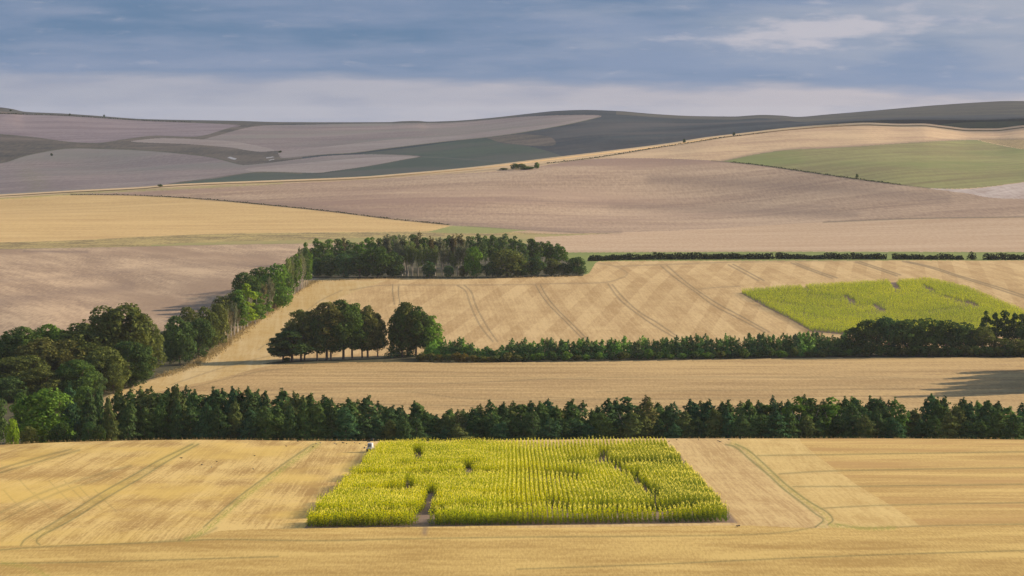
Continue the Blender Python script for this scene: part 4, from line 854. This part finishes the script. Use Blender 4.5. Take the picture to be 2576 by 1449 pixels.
for a, b, h, lab in RUNS:
    y = lambda x: np.interp(x, [1480, 1600, 2000, 2576], [657, 653, 651.5, 653.5])
    hedge([(a, y(a)), ((a + b) / 2, y((a + b) / 2)), (b, y(b))], h * 1.15, 2.8, lab, per=60, cs=.5, rag=.15)
hedge([(178, 490.3), (320, 491.3), (497, 500.2), (675, 516.2), (830, 532.2), (972, 549.8), (1132, 565.8)], .75, 1.6, 'long thin dark hedge line above the golden stubble field', per=4, cs=.42, rag=.5)
hedge([(1375, 411.5), (1505, 396), (1647, 373), (1734, 360), (1841, 343), (1929, 332)], .9, 2.0, 'thin hedge line climbing the ridge past two tiny trees', per=2.2, cs=.6, rag=.5)
hedge([(1840, 408), (1912, 416), (2018, 431), (2150, 450), (2265, 465)], .8, 2.0, 'thin dark hedge along the lower edge of the green pasture', per=2.5, cs=.55, rag=.5)
hedge([(0, 286), (160, 291), (355, 303), (480, 307.5)], 1.0, 3.0, 'dark hedge along the far left skyline', per=1.5, sheet=2, cs=1.0, rag=.5)
def grass_stuff(lines, label, mat, cs, seed):
    rng = np.random.default_rng(seed); P, N = [], []
    for pts, w, per, h, sheet in lines:
        X, Yy, L, q = along_line(pts, sheet, 1 / per, rng); n = len(X); X = X + rng.normal(0, w / 2, n); Yy = Yy + rng.normal(0, w / 2, n)
        P.append(np.stack([X, Yy, z_arr(X, Yy) + rng.uniform(.1, h, n)], 1))
    P = np.vstack(P); o = P.mean(0); V, Fq = cards(P - o, rng.normal(0, 1, P.shape) * (1, 1, .2), cs, rng, .3, .2, -2.5)
    tag(link('rough_grass', mesh_np('rough_grass', V, Fq, [mat]), None, tuple(o)), label, 'grass', None, 'stuff')
grass_stuff([([(480, 924), (560, 874), (620, 824), (680, 783), (730, 743), (790, 709)], 3.0, 16, .9, 1), ([(400, 950), (480, 925)], 3, 10, .8, 1), ([(790, 709), (1000, 700), (1300, 699), (1440, 696)], 1.0, 5, .6, 1)],
            'tall dry tan grass along the foot of the climbing belt', DRY, .42, 5)
grass_stuff([([(-20, 1119), (200, 1111.5), (500, 1106.5), (800, 1109.5), (950, 1110)], 1.2, 5, .45, 0), ([(1700, 1104), (2200, 1104), (2600, 1107)], 1.2, 4, .4, 0)], 'thin dry grass along the crest in front of the conifers', DRY, .22, 6)

# ------------------------------------------------------------------ maize
def maize_mat(name, low, leafc, yell, tass):
    m = bpy.data.materials.new(name); m.use_nodes = True; nt = m.node_tree; nt.nodes.clear()
    out = nd(nt, 'ShaderNodeOutputMaterial'); di = nd(nt, 'ShaderNodeBsdfDiffuse'); tr = nd(nt, 'ShaderNodeBsdfTranslucent'); mx = nd(nt, 'ShaderNodeMixShader'); mx.inputs[0].default_value = .45
    at = nd(nt, 'ShaderNodeAttribute'); at.attribute_name = 'kindof'; g = nd(nt, 'ShaderNodeNewGeometry')
    n = noise(nt, g.outputs['Position'], .9, 4, .75); sp = nd(nt, 'ShaderNodeSeparateXYZ'); nt.links.new(g.outputs['Position'], sp.inputs[0])
    big = noise(nt, comb(nt, math_n(nt, 'DIVIDE', sp.outputs[0], 20.0), math_n(nt, 'DIVIDE', sp.outputs[1], 50.0), 0.0), 1.0, 3)
    t = math_n(nt, 'ADD', sstep(nt, n, .3, .7), math_n(nt, 'MULTIPLY', math_n(nt, 'SUBTRACT', big, .5), 2.0), True)
    c = mix_c(nt, t, leafc, yell)
    at2 = nd(nt, 'ShaderNodeAttribute'); at2.attribute_name = 'lush'
    c = mix_c(nt, math_n(nt, 'MULTIPLY', at2.outputs['Fac'], .75), c, low)
    c = mix_c(nt, at.outputs['Fac'], c, tass)
    nt.links.new(c, di.inputs[0]); nt.links.new(c, tr.inputs[0]); nt.links.new(di.outputs[0], mx.inputs[1]); nt.links.new(tr.outputs[0], mx.inputs[2]); nt.links.new(mx.outputs[0], out.inputs[0])
    return m
def maize(px, py, hgt, mat, label, seed, lush, nl=14, L=.60, rowy=0.0):
    rng = np.random.default_rng(seed); n = len(px); pz = z_arr(px, py)
    h = hgt * rng.uniform(.8, 1.12, n) * (1 + .07 * np.sin(px * .5 + 2 * np.sin(py * .11)) + .05 * np.sin(py * .35 + px * .2))
    V, K, LU = [], [], []
    for i in range(nl):                        # arching leaves, each two triangles long; the last two are the tassel
        f = (i + .8) / nl; a = rng.uniform(0, 2 * math.pi, n); tas = i >= nl - 1
        ln = (L * (1 - .38 * rowy) * (1.15 - .5 * f) * rng.uniform(.7, 1.2, n)) if not tas else np.full(n, .19)
        up = (.45 if not tas else 1.2); wd = .085 if not tas else .04
        b = np.stack([px + rng.normal(0, .05, n), py + rng.normal(0, .05, n), pz + h * (f * .9 if not tas else .93)], 1)
        dirx, diry = np.cos(a), np.sin(a)
        mid = b + np.stack([dirx * ln * .5, diry * ln * .5, ln * up * (1 if not tas else 1)], 1)
        tip = b + np.stack([dirx * ln * (1.0 if not tas else .35), diry * ln * (1.0 if not tas else .35), ln * (.15 if not tas else 2.0)], 1)
        side = np.stack([-diry * wd, dirx * wd, np.zeros(n)], 1)
        V.append(np.stack([b, mid - side, tip, mid + side], 1).reshape(-1, 3)); K.append(np.full(4 * n, 1.0 if tas else 0.0)); LU.append(np.repeat(np.clip(lush + 1.15 * max(0, .86 - f), 0, 1.3), 4))  # lower leaves greener, and darkened in colour for shade inside the crop
    st = np.stack([np.stack([px - .03, py, pz], 1), np.stack([px + .03, py, pz], 1), np.stack([px + .02, py, pz + h * .95], 1), np.stack([px - .02, py, pz + h * .95], 1)], 1).reshape(-1, 3)
    V.append(st); K.append(np.zeros(4 * n)); LU.append(np.repeat(lush * 0 + 1.2, 4))
    V = np.vstack(V); o = np.array([px.mean(), py.mean(), pz.mean()])
    me = mesh_np('maize_crop', V - o, np.arange(len(V)).reshape(-1, 4), [mat])
    for an, arr in (('kindof', np.concatenate(K)), ('lush', np.concatenate(LU))):
        a = me.attributes.new(an, 'FLOAT', 'POINT'); a.data.foreach_set('value', arr.astype(np.float32))
    tag(link('maize_crop', me, None, tuple(o)), label, 'maize', None, 'stuff')
def in_px(X, Yy, pts):
    return inside(CX + X * F / Yy, YH + (CZ - z_arr(X, Yy)) * F / Yy, np.array(pts, float))
def dist_line(X, Yy, pts, sheet):
    G = np.array([ground_at(a, b, sheet)[:2] for a, b in catmull(pts, 6)]); dmin = np.full(len(X), 1e9)
    for (x0, y0), (x1, y1) in zip(G[:-1], G[1:]):
        dx, dy = x1 - x0, y1 - y0; t = np.clip(((X - x0) * dx + (Yy - y0) * dy) / (dx * dx + dy * dy + 1e-9), 0, 1); dmin = np.minimum(dmin, np.hypot(X - x0 - t * dx, Yy - y0 - t * dy))
    return dmin
rng = np.random.default_rng(9)
gx, gy = np.meshgrid(np.arange(-33, 36, .76), np.arange(400, 640, .40)); X = gx.ravel() + rng.normal(0, .045, gx.size); Yy = gy.ravel() + rng.normal(0, .12, gy.size)
k = in_px(X, Yy, MAIZE1); X, Yy = X[k], Yy[k]
X = X + rng.normal(0, 1, len(X)) * (.03 + np.clip((2 - X) / 16, 0, 1) * .34) + .08 * np.sin(Yy * .05)
PATHS = [([(1054, 1245), (1040, 1240), (1026, 1230)], 2.0), ([(1050, 1308), (930, 1308), (790, 1308)], 8.5), ([(1085, 1300), (1250, 1295), (1450, 1295), (1660, 1299)], 9.5),
         ([(845, 1258), (972, 1254), (1030, 1245)], 8.5), ([(880, 1216), (1010, 1212), (1180, 1208)], 10.0), ([(905, 1190), (1050, 1188), (1180, 1184)], 8.0), ([(1180, 1206), (1250, 1204), (1380, 1206), (1440, 1216)], 8.5), ([(1490, 1178), (1600, 1181), (1720, 1182)], 11.0),
         ([(1540, 1190), (1600, 1222), (1640, 1262)], 2.2), ([(1690, 1291), (1820, 1291)], 8.5), ([(1400, 1142), (1520, 1140)], 5.0), ([(1000, 1160), (1100, 1158)], 4.0), ([(1130, 1262), (1300, 1268), (1420, 1286)], 3.5)]
keep = np.ones(len(X), bool)
wob = 1 + .22 * np.sin(X * .9 + Yy * .13) + .12 * np.sin(X * 2.3)
for p, w in PATHS: keep &= dist_line(X, Yy, p, 0) > w * .5 * wob + rng.normal(0, .12, len(X))
for g in ([(1045, 1335), (1098, 1335), (1084, 1300), (1100, 1275), (1104, 1256), (1072, 1256), (1056, 1290), (1047, 1312)], [(1072, 1275), (1110, 1275), (1100, 1248), (1062, 1244)], [(1038, 1178), (1066, 1178), (1067, 1141), (1036, 1142)], [(1165, 1219), (1196, 1219), (1195, 1178), (1167, 1180)],
          [(1500, 1184), (1534, 1184), (1532, 1149), (1503, 1150)], [(1595, 1238), (1611, 1238), (1609, 1202), (1596, 1203)], [(1640, 1282), (1660, 1282), (1656, 1242), (1643, 1243)], [(1019, 1252), (1036, 1252), (1034, 1212), (1021, 1213)], [(1638, 1325), (1656, 1325), (1652, 1308), (1640, 1308)]):
    keep &= ~in_px(X + .45 * np.sin(Yy * .55) + rng.normal(0, .18, len(X)), Yy + rng.normal(0, 1.2, len(X)), g)
X, Yy = X[keep], Yy[keep]
lush = np.clip((X - 8) / 26 + .25 * np.sin(Yy * .07) + rng.normal(0, .12, len(X)), 0, 1) * .8
MZ1 = maize_mat('maize_leaves', (.075, .14, .025), (.58, .62, .018), (.92, .82, .012), (.85, .74, .11))
maize(X, Yy, 2.25, MZ1, 'dense bright yellow green maize plot with maze paths in the foreground stubble', 4, lush, rowy=np.clip((X + 4) / 12, 0, 1))
gx, gy = np.meshgrid(np.arange(60, 330, 1.15), np.arange(1080, 1500, 1.15)); X = gx.ravel() + rng.normal(0, .25, gx.size); Yy = gy.ravel() + rng.normal(0, .3, gy.size)
k = in_px(X, Yy, MAIZE2); X, Yy = X[k], Yy[k]
keep = np.ones(len(X), bool)
for p, w in (([(2010, 746), (2130, 756), (2150, 770), (2240, 772)], 3), ([(1900, 760), (2060, 778), (2200, 776)], 3), ([(2240, 708), (2250, 722), (2260, 735)], 3), ([(2120, 800), (2220, 790), (2330, 790), (2430, 778)], 3), ([(2250, 742), (2350, 745), (2440, 772)], 3), ([(2000, 790), (2100, 812)], 2.6)):
    keep &= dist_line(X, Yy, p, 1) > w * .55
for cx_, cy_, rx, ry in ((2025, 729, 1.5, 18), (2137, 758, 2.0, 22), (2250, 712, 2.4, 10), (2336, 731, 2.2, 22), (2212, 782, 2.4, 22), (2446, 770, 2.4, 20)):
    g = ground_at(cx_, cy_, 1); rx *= .8; ry *= .8; keep &= ((X - g[0]) / rx) ** 2 + ((Yy - g[1]) / ry) ** 2 > 1
X, Yy = X[keep], Yy[keep]
MZ2 = maize_mat('maize_leaves_far', (.12, .19, .04), (.56, .62, .04), (.88, .84, .04), (.66, .62, .12))
maize(X, Yy, 2.3, MZ2, 'far lime green maize plot behind the right wood on the banded slope', 8, np.clip(rng.normal(.1, .25, len(X)) + .25 * np.sin(X * .06) * np.sin(Yy * .03), 0, 1), 9, 1.0)

# ------------------------------------------------------------------ the vehicle by the maize
def simple(name, c, rough=.5, metal=0.0, spec=.5):
    m = bpy.data.materials.new(name); m.use_nodes = True; nt = m.node_tree; b = nt.nodes['Principled BSDF']; b.inputs['Roughness'].default_value = rough; b.inputs['Metallic'].default_value = metal
    tc = nd(nt, 'ShaderNodeTexCoord'); n = noise(nt, tc.outputs['Object'], 6, 4); nt.links.new(mix_c(nt, n, tuple(v * .75 for v in c), c), b.inputs['Base Color']); return m
WHITE = simple('white_paint', (.80, .76, .74), .35); DARK = simple('dark_plastic', (.035, .028, .03), .6); RUB = simple('rubber', (.02, .02, .02), .85); GLASS = simple('grey_window', (.19, .21, .24), .12); RIM = simple('wheel_rim', (.32, .32, .33), .4, .7); PLATE = simple('yellow_plate', (.72, .58, .16), .5)
import bmesh
def box_bm(parts, bev=.03):
    bm = bmesh.new()
    for (cx_, cy_, cz_), (sx, sy, sz), tap in parts:
        v = []
        for z_ in (-1, 1):
            for x_, y_ in ((-1, -1), (1, -1), (1, 1), (-1, 1)):
                k = tap if z_ > 0 else 1.0; v.append(bm.verts.new((cx_ + x_ * sx / 2 * k, cy_ + y_ * sy / 2 * k, cz_ + z_ * sz / 2)))
        for f in ((0, 3, 2, 1), (4, 5, 6, 7), (0, 1, 5, 4), (1, 2, 6, 5), (2, 3, 7, 6), (3, 0, 4, 7)): bm.faces.new([v[i] for i in f])
    if bev: bmesh.ops.bevel(bm, geom=list(bm.edges), offset=bev, segments=2, affect='EDGES')
    return bm
def bm_obj(name, bm, mat, parent, loc=(0, 0, 0)):
    me = bpy.data.meshes.new(name); bm.to_mesh(me); bm.free(); me.materials.append(mat); return link(name, me, parent, loc)
X, d, z = ground_at(932, 1137, 0)
veh = link('utility_vehicle', None, None, (X, d, z)); tag(veh, 'small white utility vehicle seen from behind beside the back corner of the maize', 'vehicle')
veh.rotation_euler = (0, 0, math.radians(-12))
bm_obj('chassis', box_bm([((0, 0, .52), (1.10, 2.5, .34), 1.0), ((0, -1.22, .62), (1.16, .12, .30), 1.0)]), DARK, veh)
bm_obj('body', box_bm([((0, .95, .84), (1.04, .8, .34), .92), ((0, -.75, .84), (1.06, 1.0, .28), 1.0)]), WHITE, veh)
bm_obj('cab', box_bm([((0, -.05, 1.43), (1.02, 1.35, .98), .90)], .05), WHITE, veh)
bm_obj('rear_window', box_bm([((-.08, -.712, 1.40), (.74, .03, .66), .98)], .008), GLASS, veh)
bm_obj('windscreen', box_bm([((0, .645, 1.50), (.84, .03, .60), .98)], .008), GLASS, veh)
bm_obj('number_plate', box_bm([((-.05, -1.30, .80), (.42, .03, .13), 1.0)], .005), PLATE, veh)
for wx in (-.50, .50):
    for wy in (-.85, .90):
        t = bmesh.new(); bmesh.ops.create_cone(t, cap_ends=True, segments=20, radius1=.33, radius2=.33, depth=.24); bmesh.ops.bevel(t, geom=[e for e in t.edges], offset=.04, segments=2, affect='EDGES')
        w = bm_obj('wheel', t, RUB, veh, (wx, wy, .33)); w.rotation_euler = (0, math.pi / 2, 0)
        t = bmesh.new(); bmesh.ops.create_cone(t, cap_ends=True, segments=14, radius1=.17, radius2=.17, depth=.26); bm_obj('rim', t, RIM, w)
# crows
def crow_mesh(fly):
    bm = bmesh.new(); rings = [(-.26, .005, .01), (-.16, .05, 0), (-.03, .075, 0), (.09, .065, .01), (.16, .04, .03), (.20, .045, .045), (.245, .03, .04), (.30, .004, .03)]
    pr = None
    for x_, rr, z_ in rings:
        cur = [bm.verts.new((x_, rr * math.cos(a), z_ + rr * math.sin(a))) for a in [2 * math.pi * k / 8 for k in range(8)]]
        if pr: [bm.faces.new((pr[k], pr[(k + 1) % 8], cur[(k + 1) % 8], cur[k])) for k in range(8)]
        pr = cur
    tail = [bm.verts.new(v) for v in ((-.18, -.03, .01), (-.40, -.07, .0), (-.42, .07, .0), (-.18, .03, .01))]; bm.faces.new(tail)
    for s in (-1, 1):
        if fly: pts = [(.10, s * .04, .04), (.14, s * .25, .14), (.04, s * .50, .10), (-.10, s * .46, .09), (-.12, s * .22, .10), (-.12, s * .04, .03)]
        else: pts = [(.10, s * .06, .05), (.02, s * .09, .06), (-.20, s * .06, .02), (-.30, s * .03, 0), (-.10, s * .05, -.03), (.06, s * .06, -.02)]
        v = [bm.verts.new(p) for p in pts]; bm.faces.new(v if s > 0 else v[::-1])
    if not fly:
        for s in (-1, 1): bmesh.ops.create_cone(bm, segments=5, radius1=.012, radius2=.012, depth=.14, matrix=__import__('mathutils').Matrix.Translation((.0, s * .03, -.12)))
    me = bpy.data.meshes.new('crow'); bm.to_mesh(me); bm.free(); me.materials.append(simple('crow_feathers', (.03, .028, .03), .5)); return me
FLY, SIT = crow_mesh(True), crow_mesh(False)
rc = random.Random(12)
def crow(x, y, hgt, fly, lab, grp):
    X, d, z = ground_at(x, y, 0); o = link('crow', FLY if fly else SIT, None, (X, d, z + (hgt if fly else .19)))
    o.rotation_euler = (rc.uniform(-.3, .3) if fly else 0, rc.uniform(-.3, .3) if fly else rc.uniform(-.1, .4), rc.uniform(0, 6.28)); s = rc.uniform(1.0, 1.3); o.scale = (s, s, s); tag(o, lab, 'bird', grp)
G1, G2, G3, G4 = 'crows flying around the vehicle roof', 'crows on the stubble left of the vehicle', 'crows scattered over the left stubble', 'crows on the stubble right of the maize'
for x, y, h in ((926, 1136, 2.2), (930, 1136, 2.1), (934, 1136, 2.3), (938, 1136, 2.6), (942, 1136, 2.2), (921, 1137, 1.4), (917, 1138, .9)): crow(x, y, h, True, 'black crow flying close around the roof of the white vehicle', G1)
for x, y in ((749, 1112), (795, 1118), (806, 1116), (842, 1117), (846, 1119), (861, 1115), (864, 1116), (872, 1118), (892, 1115), (905, 1118), (955, 1123), (787, 1126)): crow(x, y, 0, False, 'tiny black crow standing on the stubble left of the white vehicle', G2)
for x, y in ((720, 1124), (508, 1171), (532, 1177), (637, 1182), (545, 1163), (456, 1154), (640, 1148)): crow(x, y, 0, False, 'lone dark crow on the open stubble between the two left tractor tracks', G3)
for x, y in ((1683, 1112), (1702, 1108), (1757, 1108), (1806, 1111), (1811, 1113), (1833, 1108), (1862, 1106), (1856, 1326), (1860, 1325)): crow(x, y, 0, False, 'tiny black crow on the stubble right of the bright maize plot', G4)

# ------------------------------------------------------------------ cloud that shades the far downs
def cloud(cx_, cy_, cz_, rx, ry, seed, label, dens=.5, thick=90):
    rng = np.random.default_rng(seed); n, mrow = 96, 20; V = []; ph = rng.uniform(0, 6.28, 8)
    for i in range(mrow + 1):
        t = i / mrow
        for j in range(n):
            a = 2 * math.pi * j / n; e = 1 + sum(.07 / (1 + .25 * q) * math.sin((q + 2) * a + ph[q]) for q in range(8)) * 1.2
            rr = math.sin(math.pi * t) ** .5 if 0 < t < 1 else 0.02
            V.append((cx_ + rx * rr * e * math.cos(a), cy_ + ry * rr * e * math.sin(a), cz_ + thick * -math.cos(math.pi * t) * (1 + .3 * math.sin(3 * a + ph[0]))))
    Fq = [(i * n + j, i * n + (j + 1) % n, (i + 1) * n + (j + 1) % n, (i + 1) * n + j) for i in range(mrow) for j in range(n)]
    m = bpy.data.materials.new('thin_cloud'); m.use_nodes = True; nt = m.node_tree; nt.nodes.clear(); out = nd(nt, 'ShaderNodeOutputMaterial'); tr = nd(nt, 'ShaderNodeBsdfTransparent'); di = nd(nt, 'ShaderNodeBsdfDiffuse'); di.inputs[0].default_value = (.9, .9, .9, 1)
    mx = nd(nt, 'ShaderNodeMixShader'); g = nd(nt, 'ShaderNodeNewGeometry'); nn = noise(nt, g.outputs['Position'], 1 / 700.0, 4)
    nt.links.new(math_n(nt, 'ADD', math_n(nt, 'MULTIPLY', sstep(nt, nn, .3, .7), .16), dens - .08), mx.inputs[0]); nt.links.new(tr.outputs[0], mx.inputs[1]); nt.links.new(di.outputs[0], mx.inputs[2]); nt.links.new(mx.outputs[0], out.inputs[0])
    tag(link('cloud', mesh_np('cloud', V, Fq, [m], None, True)), label, 'cloud', None, 'structure')
def shade_at(x0, x1, y0, y1, alt, seed, label, dens):
    k = alt / S.z; cx_, cy_ = (x0 + x1) / 2 + S.x * k, (y0 + y1) / 2 + S.y * k
    cloud(cx_, cy_, CZ + alt, (x1 - x0) / 2, (y1 - y0) / 2, seed, label, dens)
shade_at(-2600, 2400, 3000, 7200, 1500, 5, 'broad thin cloud over the far downs', .38)

# ------------------------------------------------------------------ haze
zmin, zmax = float(VW[:, 2].min()), float(max(VW[:, 2].max(), CZ))
x0, x1, y0, y1 = float(VW[:, 0].min()) - 20, float(VW[:, 0].max()) + 20, -30.0, float(VW[:, 1].max()) + 20
bm = bmesh.new(); bmesh.ops.create_cube(bm, size=1.0)
bmesh.ops.scale(bm, vec=(x1 - x0, y1 - y0, zmax + 12 - (zmin - 1)), verts=bm.verts); bmesh.ops.translate(bm, vec=((x0 + x1) / 2, (y0 + y1) / 2, (zmax + 12 + zmin - 1) / 2), verts=bm.verts)
hz = bpy.data.materials.new('pale_haze'); hz.use_nodes = True; nt = hz.node_tree; nt.nodes.clear(); out = nd(nt, 'ShaderNodeOutputMaterial'); pv = nd(nt, 'ShaderNodeVolumePrincipled')
pv.inputs['Density'].default_value = 0.000019; pv.inputs['Color'].default_value = (.80, .86, 1.0, 1); pv.inputs['Anisotropy'].default_value = 0.2
nt.links.new(pv.outputs[0], out.inputs['Volume'])
me = bpy.data.meshes.new('haze'); bm.to_mesh(me); bm.free(); me.materials.append(hz)
tag(link('haze', me), 'thin pale haze lying over the whole landscape', 'haze', None, 'stuff')
